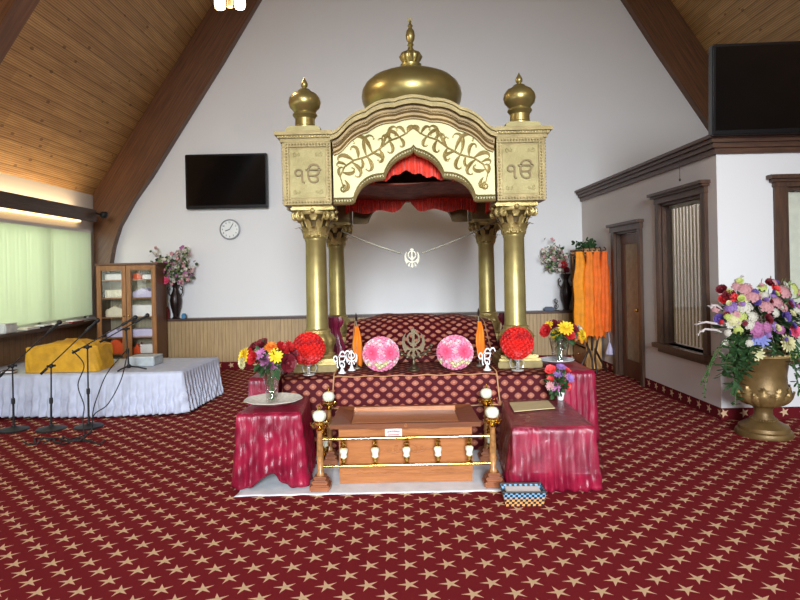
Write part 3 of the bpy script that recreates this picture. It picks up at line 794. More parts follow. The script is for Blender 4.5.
for i, (x, y) in enumerate(pos):
    o = c0
    if i:
        o = c0.copy(); C.objects.link(o)
        for ch in kids(c0): q = ch.copy(); C.objects.link(q); q.parent = o
    o.location = (x, y, 0)

BZ0, BZ1 = 2.225, 2.80
def arcpts(a, b, bulge, n=10):
    a = Vector(a); b = Vector(b); d = b-a; nrm = Vector((-d.y, d.x)); out = []
    for i in range(n):
        t = i/n; out.append(tuple(a+d*t+nrm*bulge*4*t*(1-t)))
    return out
def mirror(c): return c+[(-x, z) for x, z in c[::-1] if x != 0] if c[-1][0] == 0 else c+[(-x, z) for x, z in c[::-1]]
# half curves from the left (negative) side to the centre
cor = [(-.76, 2.878), (-.715, 2.892), (-.68, 2.915)]+arcpts((-.65, 2.945), (-.43, 3.082), .09)+arcpts((-.43, 3.082), (-.17, 3.165), .10)+arcpts((-.17, 3.165), (0, 3.20), .04)+[(0, 3.20)]
inn = arcpts((-.56, 2.225), (-.275, 2.445), .20)+arcpts((-.275, 2.445), (-.04, 2.665), .14)+[(-.02, 2.675), (0, 2.70)]
def resample(c, n):
    L = [0]
    for a, b in zip(c, c[1:]): L.append(L[-1]+math.dist(a, b))
    out = []
    for i in range(n+1):
        s_ = L[-1]*i/n; j = 0
        while j < len(c)-2 and L[j+1] < s_: j += 1
        t = (s_-L[j])/(L[j+1]-L[j]+1e-9); out.append((c[j][0]+(c[j+1][0]-c[j][0])*t, c[j][1]+(c[j+1][1]-c[j][1])*t))
    return out
def shift(c, dz, sx=1.0): return [(x*sx, z+dz) for x, z in c]
def W2(c): return [(x+CXm, z) for x, z in c]
CO = mirror(cor)
top = resample(CO, 60)
pan_top = shift(top, -.19, .955)
inn_full = mirror(inn); innr = resample([(-.745, 2.225)]+inn_full+[(.745, 2.225)], 60)
def fascia(y0, out, panelmat, parent):
    """out=-1 faces the front"""
    y1 = y0-out*.06
    MB().band(W2(innr), W2(resample([(-.745, 2.72)]+pan_top[2:-2]+[(.745, 2.72)], 60)), y0, y1).build('arch_panel', panelmat, parent, w=True, smooth=False)
    mb = MB()
    # cornice: stepped bands following the scalloped line
    for a, b, o in ((0, -.028, .10), (-.028, -.05, .075), (-.05, -.075, .09)):
        mb.band(W2(shift(top, b)), W2(shift(top, a)), y0+out*o, y0-out*.10)
    mb.build('cornice_arch', M['goldm'], parent, w=True, smooth=False)
    mb = MB(); mb.band(W2(shift(top, -.20, .965)), W2(shift(top, -.07, .985)), y0+out*.03, y0-out*.08)
    for j in range(1, 3):
        mb.tube([(x, y0+out*.035, z) for x, z in W2(shift(top, -.09-.045*j, .98))], .010, 6)
    n = 88
    bd = resample(CO, n)
    for i in range(1, n): 
        x, z = bd[i]; mb.ball((x*.98+CXm, y0+out*.04, z-.108), .009, 6, 4)
    mb.build('beaded_band', M['goldd'], parent, w=True)
    mb = MB()
    mb.tube([(x, y0+out*.012, z+.012) for x, z in W2(innr)], .014, 6); mb.tube([(x, y0+out*.012, z+.055) for x, z in W2([(p[0]*1.0, p[1]) for p in innr if abs(p[0]) < .75])], .009, 6)
    rope = resample(innr, 150)
    for i, (x, z) in enumerate(rope):
        if i % 2: mb.ball((x+CXm, y0+out*.01, z+.034), .010, 6, 4)
    mb.build('rope_border', M['goldm'], parent, w=True)
fY = 5.54
fascia(fY, -1, M['cream'], cp)
fascia(7.86, 1, M['goldd'], cp)
# corner boxes
def cbx(sx, yc, front):
    xc = CXm+sx*.975; h = .215
    e = bpy.data.objects.new('corner_box', None); C.objects.link(e); e.parent = cp; e.location = Vector((xc, yc, BZ0))-parent_world(cp)
    b_ = MB().box((-h, -h, 0), (h, h, BZ1-BZ0), .006); b_.build('box_body', M['goldm'], e)
    for f_ in ((0, -1), (sx, 0)) if front else ((sx, 0), (0, 1)):
        R = Matrix.Rotation(math.atan2(f_[0], -f_[1]), 4, 'Z')
        m_ = MB(); m_.X = R; H = BZ1-BZ0
        m_.box((-h+.055, -h-.006, .065), (h-.055, -h+.01, H-.065)); m_.build('face_panel', M['goldp'], e, smooth=False)
        m_ = MB(); m_.X = R
        for q0, q1 in (((-h, 0), (h, .045)), ((-h, H-.045), (h, H)), ((-h, .045), (-h+.045, H-.045)), ((h-.045, .045), (h, H-.045))):
            m_.box((q0[0], -h-.02, q0[1]), (q1[0], -h+.01, q1[1]), .004)
        for i in range(15):
            for zz in (.022, H-.022): m_.ball((-h+.02+i*(2*h-.04)/14, -h-.022, zz), .009, 6, 4)
        for i in range(1, 19):
            for xx in (-h+.022, h-.022): m_.ball((xx, -h-.022, .022+i*(H-.044)/19), .009, 6, 4)
        m_.build('face_frame', M['goldm'], e)
        for xx in (-1, 1):
            for zz in (.115, H-.115):
                m_ = MB(); m_.X = R
                c_ = Vector((xx*.115, -h-.008, zz))
                spiral(m_, c_, Vector((xx, 0, 0)), .022, .004, 1.3, 12); spiral(m_, c_+Vector((-xx*.03, 0, 0)), Vector((-xx, 0, 0)), .016, .003, 1.3, 10)
                m_.build('corner_scroll', M['goldp'], e)
        g = glyph_obj('embossed_symbol', '\u0A67\u0A73', .180, .022, M['symb'], e, R @ Vector((0, -h-.010, H*.5)))
        g.rotation_euler = (0, 0, math.atan2(f_[0], -f_[1]))
    return e
for sx in (-1, 1):
    cbx(sx, 5.515+.215, True); cbx(sx, 7.65, False)
# side beams, cornice slabs and roof
for sx in (-1, 1):
    x = CXm+sx*1.15
    MB().box((x-.04, 5.95, 2.225), (x+.04, 7.43, 2.80)).box((x-.10, 5.9, 2.225), (x+.04, 7.45, 2.29)).build('side_beam', M['goldd'], cp, w=True, smooth=False)
for sx in (-1, 1):
    mb = MB(); xi, xo = CXm+sx*.745, CXm+sx*1.205
    for z0, z1, o in ((2.80, 2.835, .02), (2.835, 2.86, .04), (2.86, 2.895, .062)):
        mb.box((xi, 5.515-o, z0), (xo+sx*o, 7.865+o, z1))
    mb.build('cornice_slab', M['goldm'], cp, w=True, smooth=False)
for sx in (-1, 1):
    mb = MB()
    for i in range(18): mb.ball((CXm+sx*(.76+i*.0270), 5.515-.042, 2.848), .009, 6, 4)
    mb.build('cornice_beads', M['goldc'], cp, w=True)
# wavy roof skin between the two scalloped cornices
mb = MB(); mb.band(W2(shift(top, -.05)), W2(shift(top, -.01)), 5.62, 7.78); mb.build('roof', M['goldm'], cp, w=True, smooth=False)
# domes
def zat(y, Y, x=410): return P(x, y, Y).z
DY = 6.7; dxm = CXm+.022
dm = bpy.data.objects.new('dome', None); C.objects.link(dm); dm.parent = cp; dm.location = Vector((dxm, DY, 0))-Vector((CXm, FYc, .72))
z_ = lambda y: zat(y, DY, 411)
r_ = lambda px: px*DY/F
MB().lathe([(r_(44), z_(125)), (r_(44), z_(112)), (r_(46.5), z_(108)), (r_(49), z_(103)), (r_(50), z_(97)), (r_(49), z_(91)), (r_(46), z_(85.5)), (r_(40), z_(80)), (r_(31), z_(76)), (r_(22), z_(74)), (r_(15), z_(72.5))], seg=48).build('dome_shell', M['domeg'], dm)
MB().lathe([(r_(17), z_(74.5)), (r_(13), z_(72)), (r_(9), z_(69)), (r_(10.5), z_(67)), (r_(10.5), z_(65)), (r_(7.5), z_(64)), (r_(9.5), z_(60.5)), (r_(11), z_(57)), (r_(9.5), z_(53.5)), (r_(6), z_(52)), (r_(3.4), z_(50)), (r_(2), z_(47)), (r_(3.4), z_(45)), (r_(2.2), z_(43)), (r_(4), z_(40)), (r_(4.7), z_(36)), (r_(3.8), z_(31)), (r_(1.6), z_(28)), (r_(2.8), z_(26)), (r_(1.2), z_(24)), (r_(.8), z_(21)), (0.001, z_(20))], seg=72,
           flute=lambda a, z: .07*math.cos(a*12) if z_(63) < z < z_(55) else 0).build('finial', M['domeg'], dm)
glyph_obj('finial_emblem', '\u262C', .07, .012, M['domeg'], dm, (0, 0, z_(20)))
for sx in (-1, 1):
    Ym = 5.70; xx = CXm+sx*1.02
    s_ = bpy.data.objects.new('corner_dome', None); C.objects.link(s_); s_.parent = cp; s_.location = Vector((xx, Ym, 2.895))-Vector((CXm, FYc, .72)); s_.scale = (1.04, 1.04, 1.10)
    MB().box((-.155, -.155, 0), (.155, .155, .05), .006).box((-.13, -.13, .05), (.13, .13, .065), .004).build('dome_plinth', M['goldp'], s_)
    MB().lathe([(.105, .065), (.105, .08), (.09, .09), (.088, .15), (.10, .165), (.112, .18), (.108, .195), (.092, .20), (.10, .215), (.135, .25), (.146, .29), (.138, .33), (.11, .365), (.07, .385), (.05, .395)], seg=36).build('dome_shell', M['domeg'], s_)
    MB().lathe([(.062, .39), (.05, .405), (.028, .41), (.018, .42), (.03, .435), (.032, .455), (.02, .48), (.008, .50), (0.001, .515)], seg=20).build('finial', M['domeg'], s_)
# rear corner domes
for sx in (-1, 1):
    s_ = bpy.data.objects.new('corner_dome', None); C.objects.link(s_); s_.parent = cp; s_.location = Vector((CXm+sx*1.02, 7.66, 2.90))-Vector((CXm, FYc, .72))
    MB().box((-.13, -.13, 0), (.13, .13, .05), .006).build('dome_plinth', M['goldp'], s_)
    MB().lathe([(.08, .05), (.075, .08), (.10, .10), (.10, .14), (.06, .18), (.01, .2)], seg=24).build('dome_shell', M['domeg'], s_)
# foliage scrolls on the cream panel
def scrolls():
    mb = MB(); y = fY-.004
    def Q(px, py): p = P(px, py, fY); return (p.x-CXm, p.z)
    stem = [Q(a/2.667+260, b/2.667) for a, b in ((222, 498), (214, 470), (226, 445), (250, 428), (285, 418), (318, 398), (345, 376), (372, 366), (392, 355), (400, 335))]
    curls = [((216, 475), -1, 2.0, 30, 1.0), ((220, 460), 1, -.3, 34, 1.2), ((230, 440), 1, 2.6, 26, .9), ((250, 428), 1, 2.5, 44, 1.3), ((244, 432), -1, -.6, 46, 1.3), ((262, 424), 1, 1.5, 38, 1.2), ((285, 418), -1, 1.9, 60, 1.2), ((285, 418), -1, -.9, 40, 1.3), ((300, 409), -1, -.2, 36, 1.1), ((300, 409), 1, 1.9, 66, 1.3), ((318, 398), -1, -1.0, 34, 1.2), ((318, 398), 1, .9, 30, 1.0), ((345, 376), -1, 1.7, 42, 1.2), ((345, 376), -1, -1.0, 34, 1.2), ((352, 372), 1, 2.4, 28, 1.0), ((372, 366), 1, 2.3, 36, 1.1), ((372, 366), -1, -.8, 28, 1.1), ((388, 358), 1, 2.0, 30, 1.0), ((392, 355), -1, .9, 36, 1.1), ((226, 480), -1, -.9, 30, 1.0), ((330, 388), -1, 1.4, 48, 1.0), ((270, 421), -1, -1.2, 30, 1.0)]
    for m_ in (1, -1):
        n = len(stem); mb = MB(); mb.tube([(CXm+m_*x, y, z) for x, z in stem], [.006+.004*math.sin(PI*i/(n-1)) for i in range(n)], 6)
        s0 = stem[0]; spiral(mb, Vector((CXm+m_*s0[0], y, s0[1]-.02)), Vector((m_, 0, 0)), .036, .011, 1.5, 18)
        for (a, b), sg, an, ln, fat in curls:
            x, z = Q(a/2.667+260, b/2.667); pts = []; rs = []; L = ln/2.667*fY/F*1.35
            ang = an; N = 18
            for i in range(N+1):
                t = i/N; pts.append((CXm+m_*x, y, z)); rs.append((.003+.0105*math.sin(PI*min(1, t*1.05))**1.3*(1-.35*t))*fat*1.35)
                x += math.cos(ang)*L/N; z += math.sin(ang)*L/N; ang += sg*(.02+.62*t*t)*1.0
            mb.tube(pts, rs, 6); mb.ball(pts[-1], .009, 6, 5)
        mb.build('foliage_scroll', M['goldc'], cp, w=True)
scrolls()
# cloth ceiling and red frills
mb = MB(); mb.grid(70, 12, lambda u, v: (CXm-.94+1.88*u, 5.95+1.6*v, 2.475+.008*math.sin(v*120+u*6)+.012*math.sin(u*11)), None); mb.build('ceiling_cloth', M['dred'], cp, w=True, thick=.004)
def frill(name, a, b, z0, z1, amp, n, fn, m):
    a = Vector(a); b = Vector(b); d = (b-a); L = d.length; d.normalize(); nn = Vector((-d.y, d.x, 0)); N = int(L/.009)
    rr = noise1(int(L*100)+n, 4, 8, 25)
    mb = MB()
    mb.grid(N, 8, lambda u, v: tuple(a+d*L*u+nn*(amp*math.sin(u*L/(.035)*2*PI+rr(u*8)*2+.5*v)*(1-v*.6)) + Vector((0, 0, z1+(fn(u)-z1)*(1-v)))) )
    return mb.build(name, m, cp, w=True)
frill('front_frill', (CXm-.62, 5.70, 0), (CXm+.62, 5.70, 0), 2.46, 2.80, .014, 1, lambda u: 2.485-.02*math.sin(u*9)+.05*math.exp(-((u-.42)/.1)**2)-.04*abs(2*u-1)+.012*math.sin(u*60), M['red'])
frill('rear_frill', (CXm-.80, 7.35, 0), (CXm+.80, 7.35, 0), 2.3, 2.62, .02, 2, lambda u: 2.345+.09*math.exp(-((u-.48)/.05)**2)-.03*abs(2*u-1)+.018*math.sin(u*30), M['red'])
for sx in (-1, 1): frill('side_frill', (CXm+sx*.93, 6.0, 0), (CXm+sx*.93, 7.4, 0), 2.3, 2.62, .02, 3, lambda u: 2.30+.02*math.sin(u*30), M['red'])

# plum swags tied at the rear columns
for i, (px, lab) in enumerate(((337, 'plum satin swag bunched at the foot of the rear left column'), (507, 'plum satin swag bunched at the foot of the rear right column'))):
    sg = -1 if i == 0 else 1
    t = thing('satin_swag', lab, 'cloth', (CXm+sg*.93, 7.3, PZ+.02), 0, 'satin swags by the rear columns')
    mb = MB()
    x0 = P(px-9, 320, 6.4).x; x1 = P(px+9, 320, 6.4).x
    xc = CXm+sg*.86
    mb.lathe([(.11, 0), (.12, .06), (.10, .15), (.075, .24), (.06, .31), (.065, .34), (.085, .37), (.095, .41), (.08, .45), (.02, .46)], (0, 0, 0), 48, flute=lambda a, z: .20*math.sin(a*8+z*7))
    o = mb.build('gathered_cloth', M['satind'], t); t.location = (-.715, 6.32, PZ+.02) if sg < 0 else (1.15, 6.42, PZ+.02)

# garland and hanging emblem
ga = thing('hanging_garland', 'beaded chain with silver emblem strung across between the canopy columns', 'garland', P(412, 258, 7.25))
pe = P(412, 258, 7.25); pl = P(342, 231, 7.25); pr_ = P(497, 221, 7.25)
for a, b in ((pl, pe+Vector((-.13, 0, .06))), (pr_, pe+Vector((.13, 0, .06)))):
    mb = MB()
    for i in range(46):
        t = i/45; q = a.lerp(b, t); q.z -= .018*math.sin(PI*t); mb.ball(q, .012, 6, 4)
    mb.build('bead_chain', M['silver'], ga, w=True)
glyph_obj('emblem', '\u262C', .235, .02, M['silver'], ga, (0, 0, 0))

# ================================================================== THINGS ON THE PLATFORM
TZ = PZ+.035
def flower_ball(name, px, py, rpx, Y, zc, cols, label, group, sq=.95, stand=False):
    R = rpx*Y/F; base = P(px, py, Y); t = thing(name, label, 'flower ball', (base.x, Y, zc-R*sq), 0, group)
    rnd = random.Random(int(px)); mats = [M['f_'+c] for c in dict.fromkeys(cols)]; keys = list(dict.fromkeys(cols))
    mb = MB(); mb.ball((0, 0, R*sq), R*.86, 20, 12, (1, 1, sq)); N = 190
    for i in range(N):
        z = 1-2*(i+.5)/N; a = i*2.39996; rr = math.sqrt(1-z*z); d = Vector((rr*math.cos(a), rr*math.sin(a), z))
        c = Vector((d.x*R*.84, d.y*R*.84, R*sq+d.z*R*.84*sq)); t1 = d.orthogonal().normalized(); t2 = d.cross(t1)
        mb.mi = keys.index(cols[int((1-z)/2*len(cols)+rnd.uniform(-.6, .6)) % len(cols)]); fr_ = R*.17
        for k_ in range(2):
            for j in range(6):
                b_ = j*PI/3+k_*.5+i; petal(mb, c, (t1*math.cos(b_)+t2*math.sin(b_))*(1-.4*k_)+d*(.35+.5*k_), d, fr_*(1-.2*k_), fr_*.7, .25, .6)
    mb.mi = 0
    mb.build('petals', mats, t, fixn=False, smooth=False)
    return t, R
pk = ['pink', 'pale', 'pink', 'pale', 'pink', 'pink', 'pale', 'cream', 'pink', 'pink']
for px, py, lab in ((381, 355.5, 'pink silk flower ball left of the bronze stand emblem'), (455, 354, 'pink silk flower ball right of the bronze stand emblem')):
    Y = 5.42; R = 18.6*Y/F
    t, R = flower_ball('flower_ball', px, py, 18.8, Y, TZ+R*.93+.003, pk, lab, 'pink flower balls on the platform', .93)
    for dx in (-9.5, 9.5):
        p = P(px+dx, py-2.5, Y-R*.86); add_flower(t, (p.x, p.y, p.z), (dx*.03, -1, .15), .066, 'mum', 'hot')
def glass_stand(loc, h, label, group):
    t = thing('glass_stand', label, 'stand', loc, 0, group)
    mb = MB().lathe([(.055, 0), (.055, .008), (.015, .014), (.010, .03), (.014, h*.5), (.010, h*.7), (.03, h*.85), (.045, h)], seg=20)
    for i in range(3):
        a = i*2*PI/3+.5; mb.tube([(.01*math.cos(a), .01*math.sin(a), h*.3), (.06*math.cos(a), .06*math.sin(a), h*.2), (.075*math.cos(a), .075*math.sin(a), h*.6), (.06*math.cos(a), .06*math.sin(a), h*.95)], .005, 6)
    mb.build('stand_body', mat('pressed_glass', (200, 196, 190), .12, var=.1, metal=.3), t); return t
for px, py, lab, l2 in ((308.5, 348.5, 'red silk flower ball in front of the front left column', 'glass stand under the left red flower ball'), (517, 343, 'red silk flower ball in front of the front right column', 'glass stand under the right red flower ball')):
    Y = 5.42; p = P(px, py, Y); R = 17*Y/F
    t, R = flower_ball('flower_ball', px, py, 16.8, Y, p.z, ['bright', 'red', 'bright', 'bright', 'coral', 'bright'], lab, 'red flower balls on glass stands', 1.0)
    glass_stand((p.x, Y, PZ+.02), p.z-R-(PZ+.02)+.012, l2, 'glass stands under the red flower balls')
# white emblem ornaments
def emblem(px, py, h, Y, body, label, m='paper', base_h=.05, sx=1.0):
    p = P(px, py, Y); t = thing('emblem_ornament', label, 'ornament', (p.x, Y, TZ+.003), 0, None)
    MB().lathe([(.035, 0), (.035, .008), (.022, .015), (.008, base_h), (.006, base_h+.03)], seg=16).build('foot', M[m], t)
    g = glyph_obj('emblem_plate', body, h, .012, M[m], t, (0, 0, base_h+h/2-.005)); g.scale = (sx, 1, 1); return t
emblem(342, 362, .16, 5.36, '\u0A74', 'white numeral-shaped script ornament at the left end of the runner', sx=.58)
emblem(351.5, 356, .14, 5.50, '\u262C', 'white round emblem ornament behind the left script ornament')
emblem(487, 358, .16, 5.36, '\u0A74', 'white script ornament at the right end of the runner', sx=.58)
p = P(414, 372, 5.45); t = thing('emblem_stand', 'aged bronze standing emblem between the two pink flower balls', 'ornament', (p.x, 5.45, TZ+.002))
MB().lathe([(.06, 0), (.06, .01), (.035, .02), (.03, .035), (.014, .045), (.02, .07), (.01, .09), (.01, .13)], seg=24).build('foot', M['bronze'], t)
glyph_obj('emblem_plate', '\u262C', .27, .022, M['bronze'], t, (0, 0, .245))
mb = MB(); mb.tube([(.155*math.cos(a), .0, .245+.125*math.sin(a)) for a in [PI*(-.05)-i*PI*.9/20 for i in range(21)]], .012, 6)
for i in range(9):
    a = -.05*PI-i*PI*.9/8; mb.ball((.165*math.cos(a), 0, .245+.135*math.sin(a)), .016, 6, 5)
mb.build('wreath_ring', M['bronze'], t)
# saffron pennants
for px, y0, y1, lab in ((356.5, 314, 365, 'small saffron pennant on a steel rod left of the bed'), (479, 309, 362, 'small saffron pennant on a steel rod right of the bed')):
    Y = 5.72; a = P(px, y0, Y); x = P(px, 340, Y).x
    t = thing('pennant', lab, 'flag', (x, Y, PZ+.018), 0, 'saffron pennants beside the bed')
    H = a.z-TZ
    MB().cyl((0, 0, 0), (0, 0, H-.05), .006, 8).lathe([(.035, 0), (.03, .012), (.006, .02)], seg=16).build('rod', M['silver'], t)
    MB().lathe([(.001, H+.03), (.010, H-.005), (.012, H-.02), (.005, H-.05)][::-1], seg=8).build('rod_tip', M['iron'], t)
    mb = MB(); mb.grid(8, 14, lambda u, v: (-.004+(.035+.055*math.sin(v*2.6))*(u-.3)+.004*math.sin(v*9), -.014-.012*math.sin(u*9+v*2), H-.10-.33*v-(0.06*u*v)), None)
    mb.build('flag_cloth', M['orange'], t, thick=.003)

# ================================================================== CHEST, RAILING, SHEET
sh = MB(); nn = noise1(21, 5, 4, 12)
sh.grid(50, 30, lambda u, v: ((-1.22+2.28*u)+.02*nn(v*3+1)*(1 if u > .5 else -1), 4.30+1.02*v-.012*nn(u*9)*(1-v), .006+.004*abs(math.sin(u*23+v*7))), None)
tag(sh.build('floor_sheet', M['sheet'], thick=.003), 'white cotton sheet spread on the carpet under the wooden chest', 'sheet')
ch = thing('donation_chest', 'honey oak donation chest with sunken top on the white sheet', 'chest', (.015, 4.75, .014))
cz = .014; hx = .50; y0, y1 = 4.50, 4.98; H = .44
MB().box((-hx+.015, y0, cz+.06), (hx+.015, y1, H)).box((-hx+.018, y0+.003, cz), (hx+.012, y1-.003, cz+.06)).build('chest_body', M['oak'], ch, w=True, smooth=False)
MB().box((-hx+.035, y0-.012, cz+.05), (hx-.005, y0+.0, cz+.072), .004).box((-hx+.035, y0-.008, cz+.072), (hx-.005, y0, cz+.10), .003).build('front_moulding', M['oak'], ch, w=True)
# lip: frame with sloping inner faces
mb = MB(); o = [(-.545, y0-.05), (.575, y0-.05), (.56, y1+.03), (-.53, y1+.03)]
i_ = [(-.40, y0+.06), (.43, y0+.06), (.43, y1-.03), (-.40, y1-.03)]
zo = [.468, .468, .478, .478]
va = [mb.v((x, y, H-.005)) for x, y in o]; vb = [mb.v((x, y, z)) for (x, y), z in zip(o, zo)]; vc = [mb.v((x+(.012 if x > 0 else -.012)*-1, y, z+.004)) for (x, y), z in zip(o, zo)]
vd = [mb.v((x, y, H+.012)) for x, y in i_]; ve = [mb.v((x, y, H-.003)) for x, y in i_]
for j in range(4):
    q = (j+1) % 4
    mb.f([va[j], va[q], vb[q], vb[j]]); mb.f([vb[j], vb[q], vd[q], vd[j]]); mb.f([vd[j], vd[q], ve[q], ve[j]])
mb.f(va[::-1])
mb.build('top_frame', M['oakd'], ch, w=True, smooth=False)
MB().box((-.40, y1-.045, H+.0), (.43, y1-.03, H+.045), .003).build('back_board', M['oak'], ch, w=True, smooth=False)
MB().box((-.39, y0+.07, H-.0), (.42, y1-.05, H+.012), .002).build('coin_lid', M['oak'], ch, w=True, smooth=False)
mb = MB(); prof = []
for i in range(61):
    x = -.545+1.12*i/60; u = abs(x-.015)/.56; z = .440-.010*math.exp(-((u-.0)/.12)**2)+.010*math.cos(u*9)*math.exp(-((u-.35)/.3)**2); prof.append((x, z))
mb.band([(x, z) for x, z in prof], [(x, .472) for x, z in prof], y0-.062, y0-.03)
mb.build('front_lip', M['oakd'], ch, w=True, smooth=False)
mb = MB()
spiral(mb, (.015, y0-.064, .456), Vector((1, 0, 0)), .014, .004, 1.2, 10)
for m_ in (1, -1):
    spiral(mb, (.015+m_*.06, y0-.004, .265), Vector((m_, 0, 0)), .03, .0045, 1.5, 18); spiral(mb, (.015+m_*.13, y0-.004, .26), Vector((-m_, 0, 0)), .024, .004, 1.4, 16)
    mb.tube([(.015+m_*.02, y0-.003, .25), (.015+m_*.09, y0-.003, .235), (.015+m_*.17, y0-.003, .265), (.015+m_*.20, y0-.003, .25)], .0035, 6)
    for q in range(4): mb.tube([(.015+m_*(.10+.07*q), y0-.013, cz+.075), (.015+m_*(.13+.07*q), y0-.013, cz+.088), (.015+m_*(.16+.07*q), y0-.013, cz+.075)], .003, 5)
mb.build('carving', M['oak'], ch, w=True)
a = P(385, 429, y0-.004); b = P(402, 436, y0-.004)
st_ = thing('paper_sticker', 'small white sticker with red writing on the front of the oak chest', 'sticker', ((a.x+b.x)/2, y0-.003, (a.z+b.z)/2))
MB().box((a.x, y0-.0025, b.z), (b.x, y0-.0005, a.z)).build('sticker_sheet', M['paper'], st_, w=True, smooth=False)
mb = MB(); w_ = b.x-a.x
for i in range(7):
    xx = a.x+w_*(.14+.11*i); zz = (a.z+b.z)/2+.006*math.sin(i/6*PI)
    mb.tube([(xx-.004, y0-.005, zz-.002), (xx, y0-.005, zz+.012), (xx+.005, y0-.005, zz-.002), (xx+.009, y0-.005, zz+.010)], .0026, 4)
mb.box((a.x+.02, y0-.006, b.z+.008), (b.x-.02, y0-.003, b.z+.014)); mb.build('red_writing', M['redink'], st_, w=True)

rg = thing('brass_railing', 'low brass railing with wooden posts and onyx balls around the oak chest', 'railing', (.02, 4.4, .012))
fl, fr2 = (-.615, 4.41), (.655, 4.41); bl_, br_ = (-.62, 5.02), (.70, 5.02)
def rpost(x, y, ztop):
    e = bpy.data.objects.new('post', None); C.objects.link(e); e.parent = rg; e.location = Vector((x, y, .012))-parent_world(rg)
    MB().box((-.075, -.075, 0), (.075, .075, .045), .01).box((-.06, -.06, .045), (.06, .06, .075), .008).box((-.045, -.045, .075), (.045, .045, .10), .006).build('post_foot', M['walnut'], e)
    MB().lathe([(.028, .10), (.028, .12), (.022, .13), (.026, .25), (.020, ztop-.17), (.026, ztop-.155)], seg=16).build('post_shaft', mat('marbled_amber', (176, 124, 72), .3, var=.3, nscale=30), e)
    mb = MB().lathe([(.026, ztop-.155), (.03, ztop-.14), (.02, ztop-.13), (.03, ztop-.12), (.05, ztop-.105), (.052, ztop-.10), (.03, ztop-.095), (.03, ztop-.085)], seg=20)
    for i in range(8):
        a = i*PI/4; mb.tube([(.025*math.cos(a), .025*math.sin(a), ztop-.115), (.06*math.cos(a), .06*math.sin(a), ztop-.12), (.066*math.cos(a), .066*math.sin(a), ztop-.10)], .006, 5)
    mb.build('brass_cup', M['brass'], e)
    mb = MB(); mb.lathe([(.010, ztop-.012), (.014, ztop-.004), (.008, ztop+.008), (.011, ztop+.016), (.001, ztop+.034)], seg=12)
    mb.build('finial', M['brass'], e)
    MB().lathe([(.022, ztop-.09), (.042, ztop-.078), (.05, ztop-.055), (.049, ztop-.035), (.035, ztop-.016), (.012, ztop-.008)], seg=24, flute=lambda a, z: .03*math.cos(a*8)).build('onyx_ball', M['onyx'], e)
for x, y, z in ((fl[0], fl[1], .585), (fr2[0], fr2[1], .585), (bl_[0], bl_[1], .60), (br_[0], br_[1], .60)): rpost(x, y, z)
def rails(a, b, nb, half=None):
    L = math.hypot(b[0]-a[0], b[1]-a[1])
    for z in (.375, .175): MB().cyl((a[0], a[1], z), (b[0], b[1], z), .011, 12).build('rail', M['brass'], rg, w=True)
    for i in range(nb):
        t = (i+.75)/(nb+.5) if nb == 5 else (i+1)/(nb+1); x = a[0]+(b[0]-a[0])*t; y = a[1]+(b[1]-a[1])*t
        e = MB().lathe([(.012, .18), (.022, .19), (.012, .20), (.018, .215), (.024, .225), (.014, .235)], (x, y, 0), 14).build('baluster_foot', M['brass'], rg, w=True)
        e = MB().lathe([(.014, .305), (.026, .315), (.016, .325), (.024, .34), (.014, .352), (.02, .362), (.012, .37)], (x, y, 0), 14).build('baluster', M['brass'], rg, w=True)
        MB().lathe([(.014, .232), (.026, .242), (.022, .262), (.031, .285), (.030, .298), (.014, .308)], (x, y, 0), 16).build('onyx_bead', M['onyx'], e, w=False).location = (0, 0, 0)
        ob = kids(e)[0]; ob.data.transform(Matrix.Translation(-Vector(rg.location)))
rails(fl, fr2, 5); rails(fl, bl_, 1); rails(fr2, br_, 1)

